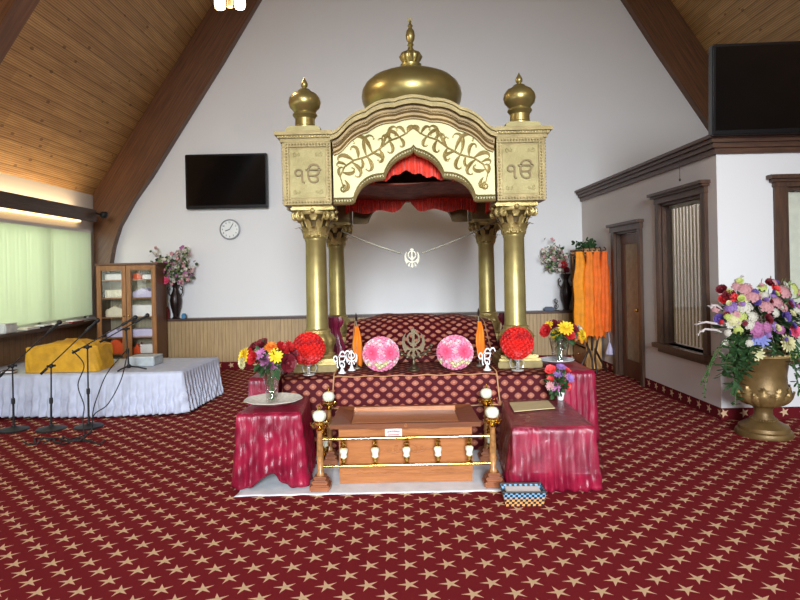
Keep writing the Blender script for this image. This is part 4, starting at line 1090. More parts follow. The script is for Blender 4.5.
# ================================================================== TABLES
def table_frame(name, label, quad, z, group=None):
    c = sum((Vector((x, y, 0)) for x, y in quad), Vector())/4
    t = thing(name, label, 'table', c, 0, group)
    sc = [c+(Vector((x, y, 0))-c)*.96 for x, y in quad]
    mb = MB(); a = [mb.v((p.x, p.y, z-.035)) for p in sc]; b = [mb.v((p.x, p.y, z-.012)) for p in sc]
    mb.f(a[::-1]); mb.f(b)
    for i in range(4): mb.f([a[i], a[(i+1) % 4], b[(i+1) % 4], b[i]])
    mb.build('table_top', M['cabd'], t, w=True, smooth=False)
    for p in sc:
        q = c+(p-c)*.9; MB().box((q.x-.02, q.y-.02, .003), (q.x+.02, q.y+.02, z-.035)).build('leg', M['cabd'], t, w=True, smooth=False)
    return t
def cloth(name, label, quad, z, m, flare=.05, amp=.03, per=.13, seed=1, hem=None, group=None, part='cloth', zmin=.012, topm=None, N=None, thick=.004):
    """satin cloth: flat top and a gathered skirt round the quad (ccw from front left)"""
    c = sum((Vector((x, y, 0)) for x, y in quad), Vector())/4
    Q = [Vector((x, y, 0)) for x, y in quad]; L = [(Q[(i+1) % 4]-Q[i]).length for i in range(4)]; tot = sum(L)
    N = N or int(tot/.012); rr = noise1(seed, 6, 5, 22); r2 = noise1(seed+5, 4, 3, 9)
    t = thing(name, label, 'tablecloth', c+Vector((0, 0, z)), 0, group)
    def ring(u):
        s_ = (u % 1)*tot; i = 0
        while i < 3 and s_ > L[i]: s_ -= L[i]; i += 1
        p = Q[i].lerp(Q[(i+1) % 4], min(1, s_/L[i])); d = (Q[(i+1) % 4]-Q[i]).normalized(); n = Vector((d.y, -d.x, 0))
        # rounded corners
        e = min(s_, L[i]-s_); k_ = max(0, 1-e/.06)
        dc = (p-c).normalized(); n = (n*(1-.5*k_)+dc*.5*k_).normalized()
        return p, n, (u % 1)*tot
    def fn(u, v):
        p, n, s_ = ring(u); f_ = math.sin(s_/per*2*PI+1.6*rr(s_*1.0)+.9*r2(s_+v*2.5))*.6+.4*rr(s_*2.3+v*1.2)
        g = v**.75; off = flare*v+amp*g*f_+.01
        if v < .02: off = 0
        hz = zmin if hem is None else hem(p, s_)
        rnd_ = (1-math.cos(min(1, v*8)*PI/2))*.012
        return tuple(p+n*off+Vector((0, 0, (z-rnd_)*(1-v)+hz*v)))
    mb = MB(); mb.grid(N, 22, fn, lambda u, v: (u*tot, v*z), wrap=True)
    # top
    nt = 16
    def tf(u, v):
        p = Q[0].lerp(Q[1], u).lerp(Q[3].lerp(Q[2], u), v)
        ed = min(u, 1-u, v, 1-v); return (p.x, p.y, z+(.003*math.sin(p.x*40+p.y*17)+.003*rr(p.x*8+p.y*6))*(1 if ed > 0 else 0))
    mb.grid(nt, nt, tf, lambda u, v: (u, v)); bmesh.ops.remove_doubles(mb.bm, verts=mb.bm.verts, dist=.0004)
    o = mb.build(part, m, t, w=True, thick=thick); return t
ltq = [(-1.23, 4.45), (-.765, 4.45), (-.80, 5.06), (-1.17, 5.06)]
table_frame('side_table', 'small square table under wine satin left of the brass railing', ltq, .56)
cloth('satin_tablecloth', 'wine satin cloth over the table holding the shell bowl, front left', ltq, .565, M['satin'], .035, .032, .095, 4,
      hem=lambda p, s_: .02+.11*math.exp(-((p.x+.985)/.10)**2)*(1 if p.y < 4.6 else 0))
rtq = [(.785, 4.30), (1.36, 4.30), (1.38, 5.20), (.88, 5.20)]
table_frame('side_table', 'low table under wine satin and clear plastic right of the brass railing', rtq, .45)
cloth('satin_tablecloth', 'wine satin cloth with gathered skirt under clear plastic, front right table', rtq, .455, M['satin'], .035, .028, .080, 8)
rt2 = [(.780, 4.29), (1.368, 4.29), (1.388, 5.21), (.872, 5.21)]
cloth('plastic_cover', 'wrinkled clear plastic sheet over the front right satin table', rt2, .466, M['plastic'], .062, .006, .21, 12, hem=lambda p, s_: .14+.02*math.sin(s_*9), part='film', thick=0)
frq = [(1.43, 5.50), (1.76, 5.50), (1.76, 6.40), (1.43, 6.40)]
table_frame('side_table', 'table under wine satin holding the glass vase beside the right column', frq, .64)
cloth('satin_tablecloth', 'wine satin cloth on the far right table under the glass platter', frq, .645, M['satin'], .03, .014, .06, 3)
flq = [(-1.40, 5.50), (-1.16, 5.50), (-1.16, 6.30), (-1.40, 6.30)]
table_frame('side_table', 'table under wine satin behind the shell bowl table, by the platform left side', flq, .64)
cloth('satin_tablecloth', 'wine satin cloth on the far left table, mostly behind the flower vase', flq, .645, M['satin'], .03, .02, .10, 9)
a = G(508, 402, .475); bq = [G(509, 402.5, .475), G(548, 400.5, .475), G(555, 408, .475), G(514, 411.5, .475)]
mb = MB(); lo_ = [mb.v((p.x, p.y, .472)) for p in bq]; hi_ = [mb.v((p.x, p.y, .477)) for p in bq]
mb.f(hi_); mb.f(lo_[::-1])
for i in range(4): mb.f([lo_[i], lo_[(i+1) % 4], hi_[(i+1) % 4], hi_[i]])
tag(mb.build('card', M['cardm'], smooth=False), 'cream card lying on the plastic-covered table at its back left corner', 'card')

# ---- vases and bowls
def bowl(loc, R, h, label, m, wav=0):
    t = thing('shallow_bowl' if wav else 'glass_platter', label, 'bowl', loc)
    mb = MB(); N = 48
    fl_ = lambda a, z: (wav*math.cos(a*9)+wav*1.5*math.cos(a*2)) if z > .01 else 0
    mb.lathe([(R*.35, 0), (R*.4, .004), (R*.7, h*.45), (R, h), (R*.985, h+.004), (R*.68, h*.45+.006), (R*.38, .010), (0.001, .009)], seg=N, flute=fl_)
    mb.build('bowl_body', m, t); return t
shellm = mat('shell_glass', (214, 206, 190), .2, var=.12, nscale=40, bump=.3)
L1 = G(273, 405, .572)
bowl((L1.x, 4.72, .572), .235*.94, .045, 'wide shell-coloured glass bowl on the front left satin table', shellm, .02)
def cutvase(loc, h, r0, r1, label):
    t = thing('glass_vase', label, 'vase', loc)
    mb = MB(); mb.lathe([(r0*.9, 0), (r0, .01), (r0*.95, h*.1), (r0*1.05, h*.5), (r1, h), (r1-.004, h), (r0*1.0, h*.5), (r0*.88, h*.12), (0.001, h*.1)], seg=40, flute=lambda a, z: .02*math.cos(a*20) if .02 < z < h-.02 else 0)
    mb.build('vase_body', M['glassv'], t); return t
vx = P(272, 395, 4.74).x
cutvase((vx, 4.74, .590), .265, .048, .083, 'tall cut glass vase standing in the shell bowl, left')
vase_bouquet((vx, 4.74, .605), [(244, 356, 7, 'mum', 'yellow'), (242, 363, 5, 'mum', 'cream'), (254, 350, 7, 'rose', 'dred'), (262, 346, 7, 'rose', 'dred'), (271, 347, 6, 'mum', 'orange'), (282, 350, 7, 'rose', 'red'), (291, 354, 7, 'rose', 'dred'), (268, 363, 10, 'mum', 'mauve'), (286, 363, 8, 'rose', 'dred'), (296, 358, 6, 'rose', 'red'), (276, 356, 6, 'daisy', 'yellow'), (254, 358, 6, 'rose', 'red'), (260, 354, 5, 'daisy', 'mauve'), (251, 354, 5, 'rose', 'red'), (290, 346, 5, 'daisy', 'red')],
             'bouquet of dark red, yellow and mauve flowers in the left glass vase', 4.70, leafn=110, leafr=.15, mid=(vx, 4.74, .85))
R1 = G(562, 364, .652)
R1 = Vector((1.54, 5.98, .652))
bowl((R1.x, R1.y, .652), .175, .035, 'clear glass platter on the far right satin table', mat('frosted_glass', (206, 206, 206), .2, var=.08, nscale=50), .0)
vx2 = P(560, 365, 5.98).x
cutvase((vx2, 5.98, .664), .24, .075, .105, 'cut glass vase on the platter, far right table')
vase_bouquet((vx2, 5.98, .68), [(547, 331, 6, 'rose', 'red'), (553, 327, 6, 'rose', 'dred'), (560, 326, 5, 'rose', 'dred'), (566, 328, 6.5, 'mum', 'yellow'), (555, 334, 5, 'mum', 'yellow'), (572, 329, 5, 'rose', 'dred'), (578, 331, 5, 'rose', 'white'), (582, 335, 5, 'mum', 'yellow'), (548, 326, 5, 'daisy', 'yellow'), (563, 333, 5, 'mum', 'yellow'), (576, 336, 4, 'daisy', 'blush'), (569, 335, 4.5, 'rose', 'red')],
             'bouquet of red and yellow flowers in the far right glass vase', 5.96, leafn=70, leafr=.12, mid=(vx2, 5.98, .89))
# small white pot with posy on the front right table
pp = P(560.5, 397, 5.13); tp = thing('flower_pot', 'tiny white pot at the back edge of the plastic-covered table', 'pot', (pp.x, 5.13, .470))
MB().lathe([(.022, 0), (.024, .005), (.03, .04), (.038, .07), (.036, .075), (.028, .05), (.001, .045)], seg=20).build('pot_body', M['paper'], tp)
vase_bouquet((pp.x, 5.13, .52), [(551, 371, 5, 'rose', 'coral'), (558, 374, 4, 'daisy', 'lilac'), (566, 371, 4.5, 'rose', 'coral'), (552, 380, 4.5, 'rose', 'coral'), (561, 384, 5, 'rose', 'hot'), (570, 378, 4, 'daisy', 'lilac'), (556, 387, 4, 'daisy', 'mauve'), (567, 386, 4, 'rose', 'coral'), (561, 367, 4, 'daisy', 'lilac'), (550, 386, 3.5, 'daisy', 'blush')],
             'small posy of coral roses and lilac flowers in the tiny white pot', 5.10, leafn=90, leafr=.10, mid=(pp.x, 5.13, .56))
# pink posy peeking left of the left vase
q = P(262, 390, 5.56); q.z = .655
vase_bouquet((q.x, 5.62, .655), [(262, 389, 3.2, 'rose', 'blush'), (265, 385, 3, 'rose', 'pink'), (258, 387, 3, 'rose', 'coral')], 'few pale pink blooms lying behind the left glass vase', 5.58, leafn=10, leafr=.03)

# basket
bq_ = P(522, 490, 4.12); bk = thing('woven_basket', 'small rectangular basket in blue, black and orange checks before the right satin table', 'basket', (bq_.x, 4.10, .004), math.radians(-2))
def checker():
    n = NT('basket_check'); v, x, y, z = n.coord()
    s_ = n.m_('FLOOR', n.m_('DIVIDE', n.m_('ADD', x, y), .018)); r_2 = n.m_('FLOOR', n.m_('DIVIDE', z, .016))
    ck = n.m_('FLOORED_MODULO', n.m_('ADD', s_, r_2), 2.0)
    band = n.m_('GREATER_THAN', z, .055)
    c = n.mix(band, lin((214, 150, 84)), lin((116, 164, 196)))
    n.col(n.mix(ck, lin((30, 24, 28)), c)); n.set(.5); n.bump(ck, .6, .004); return n.m
mb = MB()
def bring(s0, z): return [(-.145*s0, -.085*s0, z), (.145*s0, -.085*s0, z), (.145*s0, .085*s0, z), (-.145*s0, .085*s0, z)]
rs_ = [[mb.v(p) for p in bring(a_, z)] for a_, z in ((.86, 0), (1.0, .095), (.96, .095), (.84, .008))]
mb.f(rs_[0][::-1]); mb.f(rs_[3])
for a_, b_ in zip(rs_, rs_[1:]):
    for i in range(4): mb.f([a_[i], a_[(i+1) % 4], b_[(i+1) % 4], b_[i]])
mb.build('basket_body', checker(), bk, smooth=False)
mb = MB(); mb.tube(bring(1.0, .097), .006, 6, closed=True); mb.build('basket_rim', M['black'], bk)
pa = MB(); pa.box((-.115, -.062, .075), (.118, .062, .088), .004); o = pa.build('paper_stack', M['paper']); o.location = (bq_.x, 4.10, .004); o.rotation_euler = (0.0, 0, math.radians(-3))
tag(o, 'white folded papers lying inside the checked basket', 'paper')

# ================================================================== DAIS, MICROPHONES
DZ = .50; dq = [(-5.06, 6.86), (-2.52, 6.86), (-2.47, 8.05), (-5.06, 8.05)]
dt = thing('dais', 'low wide musicians dais under the white pleated cloth', 'dais', (-3.8, 7.4, 0))
MB().box((-5.08, 6.90, DZ-.04), (-2.54, 8.02, DZ-.012)).build('dais_top', M['cabd'], dt, w=True, smooth=False)
for x in (-5.0, -3.8, -2.65):
    for y in (6.98, 7.95): MB().box((x-.03, y-.03, 0), (x+.03, y+.03, DZ-.04)).build('leg', M['cabd'], dt, w=True, smooth=False)
cloth('pleated_cloth', 'white pleated cloth covering the low dais by the left window', dq, DZ, M['skirt'], .055, .038, .085, 31, zmin=.02, hem=lambda p, s_: .03+.01*math.sin(s_*3))
# mustard bundle
def bundle(u, v): pass
yb = P(58, 377, 7.0); x0 = P(24, 370, 7.0).x; x1 = P(98, 366, 7.0).x
t = thing('covered_harmonium', 'boxy bundle covered by mustard yellow cloth on the white dais', 'covered box', ((x0+x1)/2, 7.2, DZ+.004))
mb = MB(); rr = noise1(77, 6, 3, 9); HX2 = (x1-x0)/2
def bf(u, v):
    a = u*2*PI; c_, s_ = math.cos(a), math.sin(a)
    sx = abs(c_)**.28*(1 if c_ > 0 else -1); sy = abs(s_)**.28*(1 if s_ > 0 else -1)
    if v < .6: k_ = 1+.03*(1-v/.6); z = .30*v/.6
    else: k_ = 1-(v-.6)/.4; z = .30+.02*math.sin(min(1, (v-.6)/.1)*PI/2)
    k_ = max(k_, .001)
    w_ = 1+.035*rr(a*1.6+v*2)+.012*rr(a*5+v*6)
    x = HX2*sx*k_*w_; y = .21*sy*k_*w_
    z += (.022*math.sin(x*7+1)+.020*rr(x*6+y*5)+.05*max(0, .6-abs(x+.05)*4))*min(1, v*1.6)-.04*(x/HX2)*0
    if v < .02: z = 0
    return (x, y, z)
mb.grid(90, 30, bf, None, wrap=True); mb.build('mustard_cloth', M['yellow'], t)
t2 = MB(); 
gx = P(142, 362, 7.35)
t = thing('grey_case', 'small silver grey case on the dais behind the table microphone', 'case', (gx.x, 7.45, DZ+.004))
MB().box((-.165, -.14, 0), (.165, .14, .10), .008).build('case_body', M['greybox'], t)
MB().box((-.168, -.143, .10), (.168, .143, .115), .006).build('case_lid', mat('case_lid_grey', (198, 204, 206), .4), t)
p = P(9, 372, 7.0); t = thing('small_book', 'small brown book lying at the left end of the dais', 'book', (p.x, 7.0, DZ+.006), .2)
MB().box((-.07, -.05, 0), (.07, .05, .006)).box((-.07, -.05, .026), (.07, .05, .032)).box((-.072, -.05, 0), (-.066, .05, .032)).build('cover', M['brown_book'], t, smooth=False)
MB().box((-.065, -.046, .006), (.067, .046, .026)).build('pages', M['paper'], t, smooth=False)

def mic_stand(base_px, joint, tail, mic, Y, label, z0=0.0, dY=(0, 0), tripod=False, group='microphone boom stands'):
    b = P(base_px[0], base_px[1], Y); b.z = z0
    t = thing('microphone_stand', label, 'microphone stand', b, 0, group)
    J = P(joint[0], joint[1], Y); T = P(tail[0], tail[1], Y+dY[0]); K = P(mic[0], mic[1], Y+dY[1])
    J.x = J.x
    if not tripod:
        MB().lathe([(.145, 0), (.148, .006), (.14, .016), (.06, .028), (.025, .04), (.018, .055)], (b.x, b.y, z0), 32).build('base', M['black'], t, w=True)
    else:
        mb = MB().lathe([(.02, .03), (.028, .05), (.018, .07)], (b.x, b.y, z0), 12)
        for a in (.2, 2.2, 4.3): mb.tube([(b.x, b.y, z0+.05), (b.x+.10*math.cos(a), b.y+.10*math.sin(a), z0+.035), (b.x+.20*math.cos(a), b.y+.13*math.sin(a), z0+.009)], .009, 6)
        mb.build('base', M['black'], t, w=True)
    P0 = Vector((b.x, b.y, z0+.04)); mid = P0.lerp(J, .42)
    MB().tube([P0, mid], .011, 10).lathe([(.017, -.03), (.019, 0), (.017, .03)], mid, 12).tube([mid, J], .008, 10).build('pole', M['black'], t, w=True)
    MB().ball(J, .024, 10, 8).cyl(J+Vector((-.03, -.03, 0)), J+Vector((.03, .03, 0)), .012, 8).build('clutch', M['black'], t, w=True)
    d = (K-T).normalized(); K2 = K-d*.16
    MB().tube([T, T+d*.08], .014, 8).tube([T+d*.08, K2], .0065, 8).build('boom', M['black'], t, w=True)
    MB().tube([K2-d*.02, K2+d*.04], .016, 10).tube([K2+d*.03, K2+d*.12], [.011, .015], 10).ball(K2+d*.14, .026, 12, 8).build('microphone', M['black'], t, w=True)
    return t, J, K2
c1 = mic_stand((14, 434), (12.5, 366), (-2, 378), (61, 321), 6.35, 'leftmost boom microphone stand in front of the white dais', dY=(0, .1))
c2 = mic_stand((51.5, 435), (51.2, 366), (41, 374), (99, 319), 6.35, 'middle boom microphone stand, before the mustard bundle', dY=(0, .1))
c3 = mic_stand((89, 432), (87.5, 347), (72.5, 353), (137, 316.5), 6.42, 'boom microphone stand rightmost of the three on the carpet', dY=(0, .1))
c4 = mic_stand((129, 373), (126, 329), (100, 342), (149, 314.5), 7.02, 'short tripod microphone stand standing on the dais', z0=DZ+.004, dY=(-.02, .05), tripod=True)
# cables
def cable(pts, label, r=.006, grp='microphone cables'):
    rnd = random.Random(len(label)); P_ = [Vector(p) for p in pts]; out = []
    for i in range(len(P_)-1):
        p0 = P_[max(0, i-1)]; p1 = P_[i]; p2 = P_[i+1]; p3 = P_[min(len(P_)-1, i+2)]
        for j in range(8):
            t = j/8; out.append(.5*((2*p1)+(-p0+p2)*t+(2*p0-5*p1+4*p2-p3)*t*t+(-p0+3*p1-3*p2+p3)*t**3))
    out.append(P_[-1])
    for q_ in out: q_.z = max(q_.z, r+.001)
    return tag(MB().tube(out, r, 6).build('cable', M['black']), label, 'cable', grp)
J, K2 = c3[1], c3[2]
cable([K2+Vector((-.55, -.02, -.27)), P(84, 365, 6.4), P(78, 385, 6.45), P(84, 405, 6.4), P(83, 418, 6.35), G(84, 436)], 'black cable dangling left of the rightmost floor stand')
cable([P(127, 350, 6.98), P(108, 372, 6.6), P(98, 395, 6.45), P(93, 412, 6.4), G(92, 430), G(84, 438)], 'black cable running from the dais stand down to the rightmost floor stand')
cable([P(128, 356, 6.9)+Vector((0, -.03, 0)), P(121, 380, 6.55), P(108, 404, 6.45), P(94, 415, 6.42), G(90, 434), G(70, 440)], 'black cable looping from the dais microphone to the carpet')
rnd = random.Random(5)
for k_ in range(3):
    pts = []
    for i in range(12): q_ = G(22+k_*12+i*(5.5)+rnd.uniform(-3, 3), 441+k_*.6+2.8*math.sin(i*1.3+k_)+rnd.uniform(-2, 2)); q_.z = .008+.004*k_; pts.append(q_)
    cable(pts, ('tangled black cable on the carpet starting nearest the leftmost stand base', 'tangled black cable on the carpet below the middle stand base', 'tangled black cable on the carpet reaching furthest right past the stands')[k_], .007, 'tangled cables on the carpet')

# ================================================================== CABINETS
def folded(loc, sx, sy, sz, m, label, grp, messy=0):
    rnd = random.Random(int(loc[0]*1000+loc[2]*777)); rr = noise1(rnd.randint(0, 999), 5, 4, 12)
    mb = MB()
    def fn(u, v):
        a = u*2*PI; c_, s_ = math.cos(a), math.sin(a); e = .3 if not messy else .6
        k_ = min(1, (1-v)*3.0) if v > .66 else 1
        x = sx/2*abs(c_)**e*(1 if c_ > 0 else -1)*k_*(1+.05*messy*rr(a+v*3)); y = sy/2*abs(s_)**e*(1 if s_ > 0 else -1)*k_
        z = sz*min(1, v/.66)+(.012+.05*messy)*rr(x*14+y*6)*v
        if messy: z *= 1-.5*abs(x)/sx*2
        x += .006*math.sin(v*30)*(v < .66)
        return (x, y, max(0, z))
    mb.grid(36, 16, fn, None, wrap=True); o = mb.build('folded_cloth', m); o.location = loc
    return tag(o, label, 'folded cloth', grp)
CYf = 9.66; cx0 = P(97.5, 310, CYf).x; cx1 = P(157, 310, CYf).x; cH = P(130, 263, CYf).z; cw_ = cx1-cx0; D = .40
cb_ = thing('display_cabinet', 'tall honey oak glass-door cabinet left of the left vase ledge', 'cabinet', (cx0, CYf, 0))
MB().box((0, .0, .02), (.03, D, cH-.03)).box((cw_-.03, .0, .02), (cw_, D, cH-.03)).box((-.03, -.03, cH-.035), (cw_+.03, D+.005, cH), .008).box((0, 0, 0), (cw_, D, .08)).build('carcass', M['cabd'], cb_)
MB().box((.03, D-.02, .08), (cw_-.03, D, cH-.035)).build('back_panel', boards('cab_back', (150, 140, 112), (168, 158, 128), (120, 108, 84), 'X', .06, .1), cb_, smooth=False)
shz = [P(130, y, CYf+.1).z for y in (353, 336.5, 316.5, 297.5, 279.5)]
for z in shz: MB().box((.03, .03, z-.02), (cw_-.03, D-.02, z)).build('shelf', M['cab'], cb_, smooth=False)
for s_ in (0, 1):
    a0 = .0+s_*cw_/2; a1 = a0+cw_/2
    dd = MB().box((a0+.004, -.025, .08), (a0+.075, 0, cH-.04), .004).box((a1-.075, -.025, .08), (a1-.004, 0, cH-.04), .004).box((a0+.075, -.025, cH-.12), (a1-.075, 0, cH-.04), .004).box((a0+.075, -.025, .08), (a1-.075, 0, .17), .004).build('door', M['cab'], cb_)
    MB().box((a0+.075, -.014, .17), (a1-.075, -.010, cH-.12)).build('pane', M['pane'], dd, smooth=False)
    hxx = a1-.04 if s_ == 0 else a0+.04
    MB().ball((hxx, -.04, shz[2]+.02), .014, 10, 8).cyl((hxx, -.02, shz[2]+.02), (hxx, -.035, shz[2]+.02), .006, 8).build('knob', M['brass'], dd)
gl = 'folded cloths in the glass-door cabinet'; xm = cx0+cw_*.27; xn = cx0+cw_*.73; yy = CYf+.18
specs = [(xm, shz[4], .30, .08, 'paper', 'white folded cloth, top left shelf of the cabinet', 0), (xn+.08, shz[4], .14, .07, 'paper', 'white folded cloth, top right shelf of the cabinet', 0), (xn-.09, shz[4], .14, .10, 'orange2', 'rust orange bundle on the top right shelf of the cabinet', 1),
         (xm, shz[3], .32, .12, 'cream2', 'cream folded cloth, second left shelf of the cabinet', 0), (xn, shz[3], .33, .14, 'lilac', 'pale lilac heaped cloth, second right shelf of the cabinet', 1),
         (xm, shz[2], .34, .17, 'cream2', 'heaped cream cloth, third left shelf of the cabinet', 1), (xn, shz[2], .34, .17, 'paper', 'stack of white cloth, third right shelf of the cabinet', 0),
         (xm, shz[1], .32, .12, 'lilac', 'lilac white cloth, fourth left shelf of the cabinet', 1), (xn, shz[1], .34, .11, 'lilac', 'lilac cloth, fourth right shelf of the cabinet', 0),
         (xm, shz[0], .34, .22, 'orange2', 'orange cloth heap at the bottom left of the cabinet', 1), (xn-.1, shz[0], .15, .13, 'orange2', 'orange cloth at the bottom right of the cabinet', 1), (xn+.06, shz[0], .22, .13, 'paper', 'white cloth at the bottom right of the cabinet', 0)]
for x, z, sx, sz, m_, lab, me_ in specs: folded((x, yy, z+.002), sx*1.12, .26, sz*1.08, M[m_], lab, gl, me_)

# right cabinet against the office wall
rc = thing('display_cabinet', 'narrow oak cabinet against the office wall behind the orange cloths', 'cabinet', (2.93, 9.42, 0))
MB().box((2.90, 9.42, 0), (3.14, 9.45, 1.86)).build('side_panel', M['maple'], rc, w=True, smooth=False)
MB().box((2.90, 10.08, 0), (3.14, 10.11, 1.86)).box((3.12, 9.45, 0), (3.14, 10.08, 1.86)).box((2.90, 9.45, 0), (3.12, 10.08, .06)).build('carcass', M['cabd'], rc, w=True, smooth=False)
MB().box((2.87, 9.40, 1.86), (3.15, 10.12, 1.89), .006).build('top_board', M['cab'], rc, w=True)
for z0, z1 in ((.06, .32), (.34, .62)):
    d_ = MB().box((2.885, 9.46, z0), (2.905, 10.07, z1-.01), .003).build('drawer', M['cab'], rc, w=True)
    MB().ball((2.875, 9.76, (z0+z1)/2), .014, 8, 6).build('knob', M['brass'], d_).data.transform(Matrix.Translation(-Vector(rc.location)))
mb = MB()
for y in (9.45, 9.75, 10.03): mb.box((2.885, y, .64), (2.905, y+.05, 1.86))
mb.box((2.885, 9.45, 1.80), (2.905, 10.08, 1.86)).box((2.885, 9.45, .62), (2.905, 10.08, .68)).build('door', M['cab'], rc, w=True, smooth=False)
MB().box((2.893, 9.5, .68), (2.897, 10.03, 1.80)).build('pane', M['pane'], rc, w=True, smooth=False)
for z in (1.0, 1.3, 1.6): MB().box((2.91, 9.45, z), (3.12, 10.08, z+.015)).build('shelf', M['cab'], rc, w=True, smooth=False)

# coat rack with saffron cloths
RY = 9.12; kx = P(591, 300, RY).x
cr = thing('coat_rack', 'dark bentwood rack with curled hooks and crossed curved legs by the door', 'coat rack', (kx, RY, 0))
rz_ = P(591, 253, RY).z
mb = MB()
for s_ in (-1, 1):
    mb.tube([(kx+s_*.22, RY, .0), (kx+s_*.15, RY, .14), (kx+s_*.055, RY, .33), (kx+s_*.10, RY, .55), (kx+s_*.19, RY, .70)], .018, 8)
    mb.tube([(kx+s_*.03, RY-.12, .0), (kx+s_*.02, RY-.06, .2), (kx+s_*.05, RY, .36)], .016, 8)
mb.tube([(kx+.20*math.cos(a), RY+.0+.10*math.sin(a), .70) for a in [i*PI/12 for i in range(24)]], .012, 6, closed=True)
mb.build('curved_legs', M['bent'], cr, w=True)
MB().cyl((kx, RY, .33), (kx, RY, rz_+.04), .018, 10).build('pole', M['bent'], cr, w=True)
MB().cyl((kx-.29, RY, rz_), (kx+.22, RY, rz_), .016, 10).build('cross_bar', M['cab'], cr, w=True)
for i, dx in enumerate((-.13, -.04, .05, .13, .20)):
    mb = MB(); spiral(mb, (kx+dx, RY-.02, rz_+.045), Vector((1, 0, 0)), .04, .009, .75, 14); mb.build('hook', M['bent'], cr, w=True)
def hangcloth(x, w_, ztop, zbot, m, label, seed, off=0.0):
    mb = MB(); rr = noise1(seed, 5, 3, 9)
    def fn(u, v):
        a = u*2*PI; ww = w_*(.62+.38*min(1, v*3))*(1+.1*rr(v*2)); dd = .05+.02*v
        f_ = 1+.16*math.sin(a*4+v*1.5)+.1*rr(a*1.3+v)
        zz = ztop-(ztop-zbot)*v-(.06*rr(a)*(v > .8)*(v-.8)*5)
        return (x+.02*rr(v*3+1)+ww/2*math.cos(a)*f_, RY-.075-off+dd*math.sin(a)*f_, zz)
    mb.grid(40, 30, fn, None, wrap=True)
    return tag(mb.build('hanging_cloth', m), label, 'cloth', 'saffron cloths on the bentwood rack')
zt = rz_+.022
hc = [(579, .17, 252, 340, 'orange', 'yellow-orange cloth hanging leftmost on the bentwood rack'), (588.5, .15, 252, 335, 'orange', 'saffron cloth hanging second from the left on the rack'), (596.5, .15, 252, 336, 'orange', 'saffron cloth hanging third from the left on the rack'), (603.5, .14, 252, 331, 'orange', 'saffron cloth hanging rightmost on the rack beside the door')]
mo = [mat('saffron_yellow', (246, 150, 20), .7, var=.1), M['orange'], mat('saffron_deep', (240, 112, 18), .7, var=.1), mat('saffron_red', (238, 104, 22), .7, var=.1)]
for i, (px, w_, ya, yb_, m_, lab) in enumerate(hc):
    hangcloth(P(px, 300, RY).x, w_, zt+.0, P(px, yb_, RY).z, mo[i], lab, 40+i, .01*(i % 2))
p = P(609, 348, 9.05)
t = thing('white_tassel', 'white tassel hanging below the saffron cloths near the door', 'tassel', (p.x, 9.02, p.z))
MB().lathe([(.055, -.09), (.05, -.05), (.035, 0), (.012, .08)], seg=24, flute=lambda a, z: .1*math.cos(a*9)).build('tassel_skirt', M['lilac'], t)
MB().cyl((0, 0, .08), (-.02, 0, .34), .006, 6).build('cord', M['lilac'], t)

# ================================================================== DRIED FLOWER VASES ON THE LEDGES
def tall_vase(loc, h, label, group):
    t = thing('bronze_vase', label, 'vase', loc, 0, group)
    MB().lathe([(.06, 0), (.065, .01), (.045, .03), (.05, .08), (.085, h*.35), (.095, h*.5), (.08, h*.65), (.045, h*.78), (.04, h*.84), (.07, h*.95), (.085, h), (.07, h-.005), (.001, h*.8)], seg=24, flute=lambda a, z: .04*math.cos(a*8)).build('vase_body', M['iron'], t)
    for s_ in (-1, 1):
        mb = MB(); spiral(mb, (s_*.10, 0, h*.82), Vector((s_, 0, 0)), .035, .009, 1.0, 14); mb.tube([(s_*.075, 0, h*.6), (s_*.12, 0, h*.7), (s_*.12, 0, h*.8)], .009, 6); mb.build('handle', M['iron'], t)
    return t
def sprays(loc, neck, tips, label, cols, nf, spread, Y, leafm='leaf2'):
    t = thing('dried_flower_spray', label, 'flowers', loc); rnd = random.Random(int(tips[0][0])); mb = MB(); mats = [M[c] for c in cols]
    fm = MB()
    for (x, y) in tips:
        e = P(x, y, Y+rnd.uniform(-.08, .06)); b = Vector(neck); m_ = b.lerp(e, .5)+Vector((0, 0, .04))
        mb.tube([Vector(loc), b, m_, e], .003, 4, False)
        for i in range(nf):
            t_2 = rnd.uniform(.35, 1.02); c = (b.lerp(m_, t_2*2) if t_2 < .5 else m_.lerp(e, t_2*2-1))+Vector([rnd.gauss(0, spread) for _ in range(3)])
            c.y = min(c.y, WY-.03)
            fm.mi = rnd.randrange(len(mats)); d = Vector([rnd.gauss(0, 1) for _ in range(3)])-Vector((0, .8, 0)); d.normalize(); t1 = d.orthogonal().normalized(); t2 = d.cross(t1); r = rnd.uniform(.020, .036)
            for j in range(5):
                a = j*2*PI/5; petal(fm, c, t1*math.cos(a)+t2*math.sin(a), d, r, r*.8, .3, .6)
    mb.build('twigs', M['twig'], t, w=True); fm.build('blossoms', mats, t, w=True, smooth=False, fixn=False); return t
VY = 10.22; lz = .872
vl = P(176, 320, VY); tall_vase((vl.x, VY, lz), .62, 'dark bronze handled vase on the ledge beside the left cabinet', 'bronze vases on the wall ledge')
sprays((vl.x, VY-.0, lz+.53), (vl.x, VY-.0, lz+.62), [(160, 258), (152, 252), (162, 274), (168, 262), (172, 255), (181, 250), (188, 248), (190, 262), (192, 270), (186, 258), (178, 268), (166, 281), (163, 268), (183, 275), (173, 278), (188, 278)],
       'pink and white blossom branches in the left bronze vase', ['f_blush', 'f_white', 'f_mauve', 'leaf2', 'f_white', 'leaf'], 34, .055, 10.12)
vr = P(566.5, 312, VY); tall_vase((vr.x-.0, VY-.0, lz), .62, 'dark bronze vase on the ledge beside the right cabinet', 'bronze vases on the wall ledge')
